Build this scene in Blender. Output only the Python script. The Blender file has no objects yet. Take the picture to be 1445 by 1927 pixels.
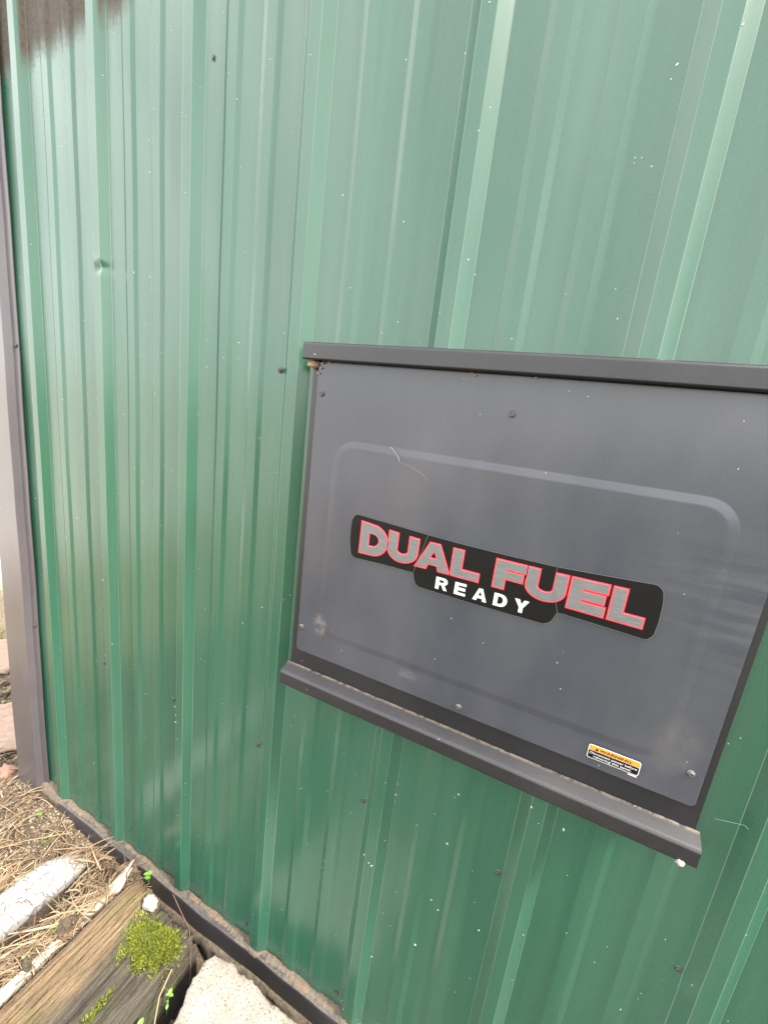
import bpy, bmesh, math, random
import numpy as np
from mathutils import Vector, Matrix, noise as mn
R = math.radians
random.seed(7); rng = np.random.default_rng(7)
scene = bpy.context.scene
COL = scene.collection

# ------------------------------------------------------------------ camera
cam_d = bpy.data.cameras.new('camera'); cam = bpy.data.objects.new('camera', cam_d); COL.objects.link(cam)
cam_d.sensor_fit = 'HORIZONTAL'; cam_d.sensor_width = 36.0; cam_d.lens = 36.0*810.1/1445.0
cam_d.clip_start = 0.01; cam_d.clip_end = 600
right = Vector((0.89518937, 0.42999619, 0.11721466)); fwd = Vector((-0.39797517, 0.88960906, -0.22407922)); up = Vector((-0.20062843, 0.15394481, 0.96749637))
m = Matrix((right, up, -fwd)).transposed().to_4x4(); m.translation = Vector((0.1929, -0.5586, 0.0255))
cam.matrix_world = m
scene.camera = cam

# ------------------------------------------------------------------ sky, sun, exposure
SUN_EL, SUN_AZ = R(50), R(97)         # veiled sun off to the right, almost in the plane of the wall
world = bpy.data.worlds.new('World'); scene.world = world; world.use_nodes = True
wn = world.node_tree; wn.nodes.clear()
wo = wn.nodes.new('ShaderNodeOutputWorld'); bg = wn.nodes.new('ShaderNodeBackground')
sky = wn.nodes.new('ShaderNodeTexSky'); sky.sky_type = 'NISHITA'; sky.sun_disc = False
sky.sun_elevation = SUN_EL; sky.sun_rotation = SUN_AZ; sky.air_density = 1.0; sky.dust_density = 2.5; sky.ozone_density = 1.0
wtc = wn.nodes.new('ShaderNodeTexCoord'); wmap = wn.nodes.new('ShaderNodeMapping'); wmap.inputs['Scale'].default_value = (1.2, 1.2, 3.0)
wno = wn.nodes.new('ShaderNodeTexNoise'); wno.inputs['Scale'].default_value = 2.2; wno.inputs['Detail'].default_value = 6
wcr = wn.nodes.new('ShaderNodeValToRGB'); wcr.color_ramp.elements[0].position = 0.38; wcr.color_ramp.elements[1].position = 0.68
wcr.color_ramp.elements[0].color = (0.6, 0.6, 0.6, 1); wcr.color_ramp.elements[1].color = (1, 1, 1, 1)
wmx = wn.nodes.new('ShaderNodeMix'); wmx.data_type = 'RGBA'
wmx.inputs['B'].default_value = (14.5, 14.5, 14.2, 1)   # thin bright cloud
wn.links.new(wtc.outputs['Generated'], wmap.inputs['Vector']); wn.links.new(wmap.outputs['Vector'], wno.inputs['Vector'])
wn.links.new(wno.outputs['Fac'], wcr.inputs['Fac']); wn.links.new(wcr.outputs['Color'], wmx.inputs['Factor'])
wn.links.new(sky.outputs['Color'], wmx.inputs['A']); wn.links.new(wmx.outputs['Result'], bg.inputs['Color'])
bg.inputs['Strength'].default_value = 0.06
wn.links.new(bg.outputs['Background'], wo.inputs['Surface'])
sl = bpy.data.lights.new('sun', 'SUN'); sun = bpy.data.objects.new('sun', sl); COL.objects.link(sun)
sl.energy = 2.2; sl.angle = R(10); sl.color = (1.0, 0.93, 0.82)
sd = Vector((math.sin(SUN_AZ)*math.cos(SUN_EL), math.cos(SUN_AZ)*math.cos(SUN_EL), math.sin(SUN_EL)))
sun.rotation_euler = sd.to_track_quat('Z', 'Y').to_euler()
scene.view_settings.view_transform = 'Standard'; scene.view_settings.look = 'None'
scene.view_settings.gamma = 1; scene.view_settings.use_curve_mapping = False
scene.view_settings.exposure = 2.8

# ------------------------------------------------------------------ node helpers
class NT:
    def __init__(s, name):
        s.m = bpy.data.materials.new(name); s.m.use_nodes = True; s.t = s.m.node_tree
        s.p = s.t.nodes['Principled BSDF']; s.out = s.t.nodes['Material Output']
    def n(s, typ, **k):
        o = s.t.nodes.new('ShaderNode'+typ)
        for a, v in k.items():
            if a.startswith('_'): setattr(o, a[1:], v)
            else: s.set(o.inputs[a.replace('__', ' ')], v)
        return o
    def set(s, inp, v):
        if isinstance(v, bpy.types.NodeSocket): s.t.links.new(v, inp)
        elif isinstance(v, tuple) and len(v) == 3 and inp.type == 'RGBA': inp.default_value = (*v, 1)
        else: inp.default_value = v
    def P(s, **k):
        for a, v in k.items(): s.set(s.p.inputs[a.replace('__', ' ')], v)
    def obj(s): return s.n('TexCoord').outputs['Object']
    def pos(s): return s.n('NewGeometry').outputs['Position']
    def isl(s): return s.n('NewGeometry').outputs['Random Per Island']
    def mp(s, v, sc, rot=(0, 0, 0)):
        return s.n('Mapping', Vector=v, Scale=sc, Rotation=rot).outputs[0]
    def noise(s, v, scale, detail=4.0, rough=0.55, dist=0.0):
        return s.n('TexNoise', Vector=v, Scale=scale, Detail=detail, Roughness=rough, Distortion=dist).outputs['Fac']
    def vor(s, v, scale, feature='F1'):
        return s.n('TexVoronoi', _feature=feature, Vector=v, Scale=scale)
    def ramp(s, f, *stops):
        o = s.n('ValToRGB', Fac=f); e = o.color_ramp.elements
        while len(e) < len(stops): e.new(0.5)
        for el, (p, c) in zip(e, stops):
            el.position = p
            el.color = (c, c, c, 1) if isinstance(c, (int, float)) else (*c, 1)
        return o.outputs['Color']
    def mix(s, f, a, b, mode='MIX'):
        o = s.t.nodes.new('ShaderNodeMix'); o.data_type = 'RGBA'; o.blend_type = mode
        s.set(o.inputs['Factor'], f); s.set(o.inputs['A'], a); s.set(o.inputs['B'], b)
        return o.outputs['Result']
    def math(s, op, a, b=0.0, c=0.0):
        o = s.t.nodes.new('ShaderNodeMath'); o.operation = op
        s.set(o.inputs[0], a); s.set(o.inputs[1], b); s.set(o.inputs[2], c); return o.outputs[0]
    def rng(s, v, a, b, c=0.0, d=1.0):
        return s.n('MapRange', Value=v, From__Min=a, From__Max=b, To__Min=c, To__Max=d).outputs[0]
    def xyz(s, v):
        o = s.n('SeparateXYZ', Vector=v); return o.outputs
    def bump(s, h, dist=0.001, strength=1.0, nrm=None):
        o = s.n('Bump', Height=h, Distance=dist, Strength=strength)
        if nrm: s.set(o.inputs['Normal'], nrm)
        return o.outputs[0]

def specks(n, v, scale, thr, keep):
    """mask of small random dots: voronoi dots kept only in a fraction of the cells"""
    vo = n.vor(v, scale)
    dot = n.math('LESS_THAN', vo.outputs['Distance'], thr)
    c = n.xyz(vo.outputs['Color'])
    k = n.math('GREATER_THAN', c[0], 1-keep)
    return n.math('MULTIPLY', dot, k)

# painted green steel
def mat_green():
    n = NT('green_painted_steel'); p = n.pos()
    st = n.noise(n.mp(p, (14, 14, 0.8)), 1.0, 5, 0.6)          # run-down streaks
    bl = n.noise(n.mp(p, (2.2, 2.2, 1.6)), 1.0, 3)
    base = n.mix(n.ramp(bl, (0.3, 0), (0.7, 1)), (0.013, 0.062, 0.037), (0.016, 0.070, 0.042))
    chalk = n.math('MULTIPLY', n.ramp(st, (0.38, 0), (0.75, 1)), 0.13)
    fine = n.noise(p, 600, 2)
    base = n.mix(chalk, base, (0.16, 0.22, 0.18))
    dust = n.math('MULTIPLY', n.ramp(fine, (0.45, 0), (0.8, 1)), 0.09)
    base = n.mix(dust, base, (0.16, 0.16, 0.12)); base = n.mix(n.math('MULTIPLY', n.rng(n.noise(p, 1000, 2, 0.8), 0.35, 0.7), 0.30), base, (0.007, 0.036, 0.022))
    # soot and rust bleeding down from the eave at the left end
    x, y, z = n.xyz(p)
    e = n.noise(n.mp(p, (26, 26, 3)), 1.0, 5, 0.65)
    e2 = n.noise(n.mp(p, (9, 9, 1.0)), 1.0, 1)
    e3 = n.noise(p, 160, 4, 0.7)
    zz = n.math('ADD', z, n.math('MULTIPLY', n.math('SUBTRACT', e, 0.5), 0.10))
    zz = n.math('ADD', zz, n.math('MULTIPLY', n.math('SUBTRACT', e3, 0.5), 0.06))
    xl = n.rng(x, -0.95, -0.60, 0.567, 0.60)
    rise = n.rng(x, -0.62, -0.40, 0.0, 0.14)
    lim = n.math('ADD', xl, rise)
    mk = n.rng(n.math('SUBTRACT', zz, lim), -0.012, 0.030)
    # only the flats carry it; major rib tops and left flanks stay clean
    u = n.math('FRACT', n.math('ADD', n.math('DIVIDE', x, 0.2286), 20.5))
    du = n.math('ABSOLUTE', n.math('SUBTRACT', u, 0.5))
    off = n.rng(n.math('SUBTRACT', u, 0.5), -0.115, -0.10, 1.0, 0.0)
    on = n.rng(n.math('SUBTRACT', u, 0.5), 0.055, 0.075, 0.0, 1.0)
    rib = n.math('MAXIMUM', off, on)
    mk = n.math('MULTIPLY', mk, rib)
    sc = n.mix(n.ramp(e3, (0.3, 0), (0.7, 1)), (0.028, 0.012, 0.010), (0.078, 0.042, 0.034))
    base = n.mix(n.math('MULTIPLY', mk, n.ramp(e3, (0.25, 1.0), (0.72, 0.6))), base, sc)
    # earth splashed up at the foot
    foot = n.rng(z, -1.10, -1.03, 1, 0)
    fm = n.math('MULTIPLY', foot, n.ramp(n.noise(p, 260, 5, 0.8), (0.55, 0), (0.72, 0.45)))
    base = n.mix(fm, base, (0.10, 0.08, 0.05))
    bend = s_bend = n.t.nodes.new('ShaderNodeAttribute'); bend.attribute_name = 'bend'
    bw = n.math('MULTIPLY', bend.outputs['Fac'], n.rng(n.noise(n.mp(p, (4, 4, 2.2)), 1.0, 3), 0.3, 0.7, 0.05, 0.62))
    base = n.mix(bw, base, (0.17, 0.23, 0.18))            # bright reflections along the rib bends, painted into the colour
    # light specks of lime and seed, pale scratches
    s1 = specks(n, p, 120, 0.085, 0.035); s2 = specks(n, n.mp(p, (1, 1, 0.7)), 52, 0.045, 0.06)
    s3 = specks(n, n.mp(p, (2.6, 1, 1), (0, 0.5, 0)), 45, 0.05, 0.03)
    spm = n.math('MAXIMUM', s1, n.math('MAXIMUM', s2, s3))
    base = n.mix(n.math('MULTIPLY', spm, 0.8), base, (0.42, 0.42, 0.36))
    dk = specks(n, p, 60, 0.09, 0.03)
    base = n.mix(n.math('MULTIPLY', dk, 0.6), base, (0.03, 0.05, 0.04))
    rg = n.math('ADD', n.rng(n.noise(n.mp(p, (10, 10, 2)), 1.0, 4), 0.3, 0.7, 0.20, 0.27), n.math('MULTIPLY', mk, 0.45))
    rg = n.math('ADD', rg, n.math('MULTIPLY', spm, 0.4)); rg = n.math('ADD', rg, n.math('MULTIPLY', fm, 0.5))
    b = n.bump(n.noise(n.mp(p, (1, 1, 0.35)), 26, 3), 0.0006, 0.35)
    b = n.bump(n.noise(p, 1200, 2), 0.00005, 0.25, b)
    n.P(Base__Color=base, Roughness=rg, Normal=b, IOR=1.52, Specular__IOR__Level=n.rng(mk, 0, 1, 0.5, 0.2))
    n.P(Coat__Weight=0.0)
    return n.m

def mat_dark(name, c1, c2, rough=(0.3, 0.4), dust=0.12, dustcol=(0.14, 0.13, 0.12), speck=1.0, dirtz=None, scuffs_and_refl=False):
    n = NT(name); p = n.pos()
    a = n.noise(p, 9, 4); f = n.noise(p, 420, 3, 0.7); g = n.noise(p, 1100, 2, 0.8)
    base = n.mix(n.ramp(a, (0.35, 0), (0.65, 1)), c1, c2)
    base = n.mix(n.math('MULTIPLY', n.rng(g, 0.35, 0.7), 0.5), base, tuple(v*0.55 for v in c1))
    base = n.mix(n.math('MULTIPLY', n.ramp(f, (0.45, 0), (0.8, 1)), dust), base, dustcol)
    sm = n.noise(n.mp(p, (3, 3, 1.0), (0, 0.5, 0)), 3, 3, 0.5)
    base = n.mix(n.math('MULTIPLY', n.rng(sm, 0.4, 0.85), dust*1.0), base, dustcol)
    s1 = specks(n, p, 150, 0.09, 0.02); s2 = specks(n, n.mp(p, (1, 1, 0.6), (0, 0.3, 0)), 70, 0.05, 0.03)
    spm = n.math('MULTIPLY', n.math('MAXIMUM', s1, s2), speck)
    base = n.mix(spm, base, (0.35, 0.34, 0.32))
    if dirtz:                                      # dirt lying in the crease at this height
        x, y, z = n.xyz(p)
        d = n.math('SUBTRACT', 1.0, n.rng(n.math('ABSOLUTE', n.math('SUBTRACT', z, dirtz[0])), 0.0, dirtz[1]))
        d = n.math('MULTIPLY', d, n.ramp(n.noise(p, 130, 4, 0.75), (0.38, 0), (0.55, 1)))
        base = n.mix(n.math('MULTIPLY', d, dirtz[2]), base, (0.15, 0.12, 0.085))
        rr = d
    if scuffs_and_refl:
        x, y, z = n.xyz(p); nz = n.noise(p, 60, 5, 0.75); nh = n.noise(n.mp(p, (6, 1, 60), (0, 0.13, 0)), 1.0, 3, 0.6)
        def spot(cx, cz, rx, rz, k, thr=(0.4, 0.62)):
            dx = n.math('DIVIDE', n.math('SUBTRACT', x, cx), rx); dz = n.math('DIVIDE', n.math('SUBTRACT', z, cz), rz)
            d = n.math('SQRT', n.math('ADD', n.math('MULTIPLY', dx, dx), n.math('MULTIPLY', dz, dz)))
            return n.math('MULTIPLY', n.math('MULTIPLY', n.rng(d, 0.5, 1.0, 1.0, 0.0), n.rng(nz, thr[0], thr[1])), k)
        base = n.mix(spot(-0.130, -0.308, 0.015, 0.022, 0.55), base, (0.17, 0.145, 0.125))
        base = n.mix(spot(0.022, -0.335, 0.022, 0.010, 0.35), base, (0.15, 0.14, 0.14))
        base = n.mix(spot(0.348, -0.300, 0.030, 0.045, 0.22, (0.2, 0.7)), base, (0.15, 0.13, 0.11))
        band = n.math('MULTIPLY', n.rng(x, 0.24, 0.36), n.math('MULTIPLY', n.rng(z, -0.22, -0.17), n.rng(z, -0.03, -0.08)))  # pale reflections of the yard, painted into the cover colour as bands
        base = n.mix(n.math('MULTIPLY', n.math('MULTIPLY', band, n.rng(nh, 0.42, 0.62)), 0.16), base, (0.14, 0.13, 0.13))
        refl_streak = n.noise(n.mp(p, (7, 1, 3.0), (0, 0.4, 0)), 1.0, 4, 0.55)  # smudgy reflections painted into the colour as soft pale streaks
        base = n.mix(n.math('MULTIPLY', n.rng(refl_streak, 0.40, 0.75), 0.22), base, (0.12, 0.11, 0.115))
    rg = n.rng(n.noise(n.mp(p, (1, 1, 0.6)), 7, 2, 0.5), 0.3, 0.7, rough[0], rough[1])
    rg = n.math('ADD', rg, n.math('MULTIPLY', spm, 0.4))
    b = n.bump(n.noise(p, 900, 2), 0.00008, 0.4)
    n.P(Base__Color=base, Roughness=rg, Normal=b, IOR=1.48)
    return n.m

def mat_plain(name, c, rough=0.5, ns=60, var=0.25, bump=0.0003, metal=0.0):
    n = NT(name); p = n.pos(); f = n.noise(p, ns, 4, 0.65)
    c2 = tuple(min(1, v*(1+var)) for v in c); c1 = tuple(v*(1-var) for v in c)
    n.P(Base__Color=n.mix(n.ramp(f, (0.3, 0), (0.7, 1)), c1, c2), Roughness=rough, Metallic=metal, Normal=n.bump(f, bump, 0.8))
    return n.m

def mat_isl(name, stops, rough=0.7, grain=0.2, trans=0.0):
    n = NT(name); p = n.pos()
    c = n.ramp(n.isl(), *stops)
    f = n.noise(p, 350, 3)
    c = n.mix(n.math('MULTIPLY', n.ramp(f, (0.4, 0), (0.8, 1)), grain), c, (0.10, 0.07, 0.04))
    n.P(Base__Color=c, Roughness=rough)
    if trans: n.P(Subsurface__Weight=trans, Subsurface__Radius=(0.01, 0.01, 0.005), Subsurface__Scale=0.3)
    return n.m

GREEN = mat_green()
PANEL = mat_dark('slate_painted_panel', (0.031, 0.034, 0.046), (0.037, 0.040, 0.053), (0.20, 0.27), 0.05, scuffs_and_refl=True)
CHAR = mat_dark('charcoal_painted_steel', (0.0065, 0.0060, 0.0090), (0.0095, 0.0088, 0.0125), (0.36, 0.46), 0.05)
SILLM = mat_dark('charcoal_sill_steel', (0.0065, 0.0060, 0.0088), (0.010, 0.0093, 0.0125), (0.38, 0.5), 0.07, dirtz=(-0.3936, 0.0022, 0.9))
POSTM = mat_dark('charcoal_post_steel', (0.058, 0.052, 0.060), (0.068, 0.060, 0.067), (0.18, 0.26), 0.12, dustcol=(0.16, 0.135, 0.125))
TRIMM = mat_dark('rusted_charcoal_trim', (0.018, 0.018, 0.023), (0.027, 0.026, 0.031), (0.38, 0.5), 0.3, dustcol=(0.12, 0.10, 0.08), dirtz=(-1.1045, 0.0030, 0.6))
BLACKM = mat_plain('black_gap', (0.012, 0.012, 0.013), 0.8)
SCREWM = mat_plain('dark_screw_steel', (0.075, 0.07, 0.075), 0.45, 300, 0.3, 0.0001, 0.6)
SCREWL = mat_plain('grey_screw_steel', (0.11, 0.105, 0.10), 0.45, 300, 0.35, 0.0001, 0.7)

# ------------------------------------------------------------------ object helpers
def link(name, me, mat=None, parent=None, smooth=False):
    o = bpy.data.objects.new(name, me); COL.objects.link(o)
    if mat is not None:
        for mm in (mat if isinstance(mat, (list, tuple)) else [mat]): me.materials.append(mm)
    if parent is not None: o.parent = parent
    if smooth: me.shade_smooth()
    return o
def np_mesh(name, v, f):
    me = bpy.data.meshes.new(name); v = np.asarray(v, dtype=np.float32); f = np.asarray(f, dtype=np.int32)
    k = f.shape[1]
    me.vertices.add(len(v)); me.vertices.foreach_set('co', v.ravel())
    me.loops.add(f.size); me.loops.foreach_set('vertex_index', f.ravel())
    me.polygons.add(len(f)); me.polygons.foreach_set('loop_start', np.arange(0, f.size, k, dtype=np.int32))
    me.update(calc_edges=True); me.validate(); return me
def bm_obj(name, bm, mat=None, parent=None, smooth=False):
    me = bpy.data.meshes.new(name); bmesh.ops.recalc_face_normals(bm, faces=bm.faces[:]); bm.to_mesh(me); bm.free()
    return link(name, me, mat, parent, smooth)
def tag(o, label=None, cat=None, group=None, kind=None):
    for k, v in (('label', label), ('category', cat), ('group', group), ('kind', kind)):
        if v: o[k] = v
    return o
def empty(name, loc, label, cat, group=None):
    o = bpy.data.objects.new(name, None); COL.objects.link(o); o.location = loc; o.empty_display_size = 0.05
    return tag(o, label, cat, group)
def keep(o, parent):
    """parent keeping the world place (o built in world coordinates)"""
    o.parent = parent; o.matrix_parent_inverse = Matrix.Translation(parent.location).inverted(); return o
def sst(a, b, x):
    t = min(1, max(0, (x-a)/(b-a))); return t*t*(3-2*t)
def fbm(x, y, z=0.0, o=4): return mn.fractal(Vector((x, y, z)), 0.8, 2.0, o)

def fillet(pts, r, seg=3):
    """open polyline (x,y) -> points + normals with rounded corners"""
    out = []; nr = []; bd = []
    def nrm(a, b):
        t = (Vector(b)-Vector(a)).normalized(); return Vector((t.y, -t.x))
    for i, pnt in enumerate(pts):
        pnt = Vector(pnt)
        if i == 0: out.append(pnt); bd.append(0); nr.append(nrm(pts[0], pts[1])); continue
        if i == len(pts)-1: out.append(pnt); bd.append(0); nr.append(nrm(pts[-2], pts[-1])); continue
        a, b = Vector(pts[i-1]), Vector(pts[i+1])
        da, db = (a-pnt), (b-pnt); la, lb = da.length, db.length; da.normalize(); db.normalize()
        ang = math.acos(max(-1, min(1, da.dot(db)))); t = r/math.tan(ang/2); t = min(t, la*0.45, lb*0.45)
        p0, p1 = pnt+da*t, pnt+db*t; n0, n1 = nrm(pts[i-1], pts[i]), nrm(pts[i], pts[i+1])
        for k in range(seg+1):
            s = k/seg; q = p0*(1-s)**2+pnt*2*s*(1-s)+p1*s*s
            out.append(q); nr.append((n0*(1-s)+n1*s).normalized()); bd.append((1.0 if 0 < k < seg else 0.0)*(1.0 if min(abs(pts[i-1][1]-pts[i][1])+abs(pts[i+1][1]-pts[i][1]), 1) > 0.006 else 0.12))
    return out, nr, bd

# ------------------------------------------------------------------ the green shed
P = 0.2286; Z0 = -1.100; Z1 = 1.06
shed = empty('metal_shed', (0.25, 0.8, -1.17), 'shed clad in ribbed green painted steel with dark grey corner and base trim', 'shed')
def sheet_profile(xa, xb):
    pts = [(xa, 0.0)]
    k0, k1 = int(math.floor(xa/P))-1, int(math.ceil(xb/P))+1
    for k in range(k0, k1+1):
        c = k*P
        for cx, hb, ht, h in ((c, .0242, .0094, .0124), (c+.35*P, .0170, .0088, .0032), (c+.65*P, .0170, .0088, .0032)):
            for dx, y in ((-hb, 0), (-ht, -h), (ht, -h), (hb, 0)):
                if xa+0.001 < cx+dx < xb-0.001: pts.append((cx+dx, y))
    pts.append((xb, 0.0)); pts.sort(key=lambda q: q[0])
    return fillet(pts, 0.0016, 3)
def wav(x, z):
    w = 0.00055*math.sin(z*7.1+x*9)+0.0004*math.sin(z*17+x*31+1.3)+0.00030*math.sin(z*3.1-x*23)
    u = abs(((x/P+0.5) % 1)-0.5)
    return w*min(1.0, max(0.25, (u-0.08)*8))
def dent(x, z):
    d = 0.0
    for (cx, cz, sx, sz, a) in ((-0.680, 0.222, 0.013, 0.0080, 0.0048), (-0.680, 0.236, 0.010, 0.007, -0.0010), (0.437, -0.615, 0.009, 0.009, 0.003), (0.02, -0.70, 0.02, 0.03, 0.0008)):
        d += a*math.exp(-((x-cx)/sx)**2-((z-cz)/sz)**2)
    return d
def wall_sheet(xa, xb, yoff):
    pp, nn, bb = sheet_profile(xa, xb)
    # extra points across wide flats
    xs, ys, ns, bs = [], [], [], []
    for i, q in enumerate(pp):
        if i and (q-pp[i-1]).length > 0.012:
            m_ = int((q-pp[i-1]).length/0.008)
            for j in range(1, m_):
                s = j/m_; r = pp[i-1]*(1-s)+q*s; xs.append(r.x); ys.append(r.y); ns.append(nn[i]); bs.append(0)
        xs.append(q.x); ys.append(q.y); ns.append(nn[i]); bs.append(bb[i])
    zs = list(np.arange(Z0, 0.19, 0.03))+list(np.arange(0.19, 0.26, 0.003))+list(np.arange(0.262, Z1, 0.03))+[Z1]
    V = []; N = []; e = 1e-4
    for z in zs:
        for x, y, nv in zip(xs, ys, ns):
            f = lambda a, b: wav(a, b)+dent(a, b)
            h = f(x, z); dx = (f(x+e, z)-h)/e; dz = (f(x, z+e)-h)/e
            V.append((x, y+h+yoff, z))
            v = Vector((nv.x-dx*nv.y*-1, nv.y, 0)); v = Vector((nv.x+dx*(-nv.y)*1.0, nv.y, -dz*nv.y)); N.append(v.normalized())
    c = len(xs); F = []
    for j in range(len(zs)-1):
        for i in range(c-1):
            a = j*c+i; F.append((a, a+1, a+c+1, a+c))
    me = np_mesh('wall_panel', V, F)
    me.shade_smooth(); me.normals_split_custom_set_from_vertices([tuple(v) for v in N])
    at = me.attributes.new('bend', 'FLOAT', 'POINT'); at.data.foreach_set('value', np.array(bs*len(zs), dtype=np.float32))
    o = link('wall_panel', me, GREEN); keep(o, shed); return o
L0 = 4*P
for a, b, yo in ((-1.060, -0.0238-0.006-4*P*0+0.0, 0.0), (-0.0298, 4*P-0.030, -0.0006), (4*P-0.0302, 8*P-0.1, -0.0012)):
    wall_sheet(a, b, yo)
def box(name, lo, hi, mat, parent=None, bev=0.0, seg=2):
    bm = bmesh.new(); bmesh.ops.create_cube(bm, size=1)
    for v in bm.verts: v.co = Vector([lo[i]+(v.co[i]+0.5)*(hi[i]-lo[i]) for i in range(3)])
    if bev: bmesh.ops.bevel(bm, geom=bm.edges[:], offset=bev, segments=seg, affect='EDGES')
    o = bm_obj(name, bm, mat)
    if parent is not None: keep(o, parent)
    return o
box('wall_core', (-1.07, 0.006, -1.16), (1.70, 1.62, 1.06), CHAR, shed)
box('wall_panel', (-1.0885, 0.06, -1.12), (-1.0725, 1.62, 1.06), GREEN, shed)
# roof with an overhanging eave and fascia
bm = bmesh.new()
rp = [(-0.055, 1.062), (-0.055, 1.10), (0.80, 1.34), (1.70, 1.10), (1.70, 1.062), (0.80, 1.30)]
vs = [[bm.verts.new((x, y, z)) for (y, z) in rp] for x in (-1.13, 1.78)]
for i in range(6):
    j = (i+1) % 6; bm.faces.new((vs[0][i], vs[0][j], vs[1][j], vs[1][i]))
bm.faces.new(vs[0]); bm.faces.new(vs[1])
keep(bm_obj('roof', bm, CHAR), shed)

def extrude_x(name, prof, xa, xb, mat, parent, r=0.0015, closed=True, seg=3, nx=1, warp=None, smooth=True):
    """prism along x from a closed (y,z) outline with softened corners"""
    n_ = len(prof); pts = []
    for i in range(n_):
        a, q, b = Vector(prof[i-1]), Vector(prof[i]), Vector(prof[(i+1) % n_])
        da, db = (a-q), (b-q); t = min(r, da.length*0.4, db.length*0.4); da.normalize(); db.normalize()
        for k in range(seg+1):
            s = k/seg; pts.append((q+da*t)*(1-s)**2+q*2*s*(1-s)+(q+db*t)*s*s)
    bm = bmesh.new(); rings = []
    for i in range(nx+1):
        x = xa+(xb-xa)*i/nx
        rings.append([bm.verts.new((x, *( (warp(x, q) if warp else q) ))) for q in pts])
    for i in range(nx):
        for k in range(len(pts)):
            j = (k+1) % len(pts); bm.faces.new((rings[i][k], rings[i][j], rings[i+1][j], rings[i+1][k]))
    bm.faces.new(rings[0]); bm.faces.new(rings[-1])
    o = bm_obj(name, bm, mat, smooth=smooth)
    if smooth:
        mod = o.modifiers.new('wn', 'WEIGHTED_NORMAL'); mod.keep_sharp = True; mod.weight = 80
        o.data.set_sharp_from_angle(angle=R(50))
    keep(o, parent); return o

# corner trim: boxed front face, return towards the wall, thin flange with screws
def extrude_z(name, prof, za, zb, mat, parent, r=0.0015, seg=3, nz=24, w=0.0006):
    n_ = len(prof); pts = []
    for i in range(n_):
        a, q, b = Vector(prof[i-1]), Vector(prof[i]), Vector(prof[(i+1) % n_])
        da, db = (a-q), (b-q); t = min(r, da.length*0.4, db.length*0.4); da.normalize(); db.normalize()
        for k in range(seg+1):
            s = k/seg; pts.append((q+da*t)*(1-s)**2+q*2*s*(1-s)+(q+db*t)*s*s)
    bm = bmesh.new(); rings = []
    for i in range(nz+1):
        z = za+(zb-za)*i/nz; d = w*math.sin(z*9)+w*0.7*math.sin(z*23)
        rings.append([bm.verts.new((q.x+d*0.5, q.y+d, z)) for q in pts])
    for i in range(nz):
        for k in range(len(pts)):
            j = (k+1) % len(pts); bm.faces.new((rings[i][k], rings[i][j], rings[i+1][j], rings[i+1][k]))
    bm.faces.new(rings[0]); bm.faces.new(rings[-1])
    o = bm_obj(name, bm, mat, smooth=True); o.data.set_sharp_from_angle(angle=R(50))
    mod = o.modifiers.new('wn', 'WEIGHTED_NORMAL'); mod.keep_sharp = True; mod.weight = 80
    keep(o, parent); return o
extrude_z('corner_trim', [(-1.094, 0.10), (-1.094, -0.0235), (-0.9985, -0.0235), (-0.9945, -0.0095), (-0.9900, -0.0085), (-0.9765, -0.0060), (-0.9765, -0.0035), (-0.990, 0.0), (-0.990, 0.10)], -1.14, 1.06, POSTM, shed)

# base trim: ledge, rounded crest, front face
def bt_warp(x, q):
    d = 0.0009*math.sin(x*21)+0.0006*math.sin(x*57+1); e = 0.0016*fbm(x*7, 3.1)
    return (q.x+d, q.y+e*0.8)
extrude_x('base_trim', [(0.004, -1.104), (-0.0185, -1.106), (-0.0200, -1.110), (-0.0215, -1.152), (-0.0190, -1.1535), (-0.014, -1.115), (0.004, -1.112)], -0.905, 1.70, TRIMM, shed, r=0.002, nx=160, warp=bt_warp)
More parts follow.
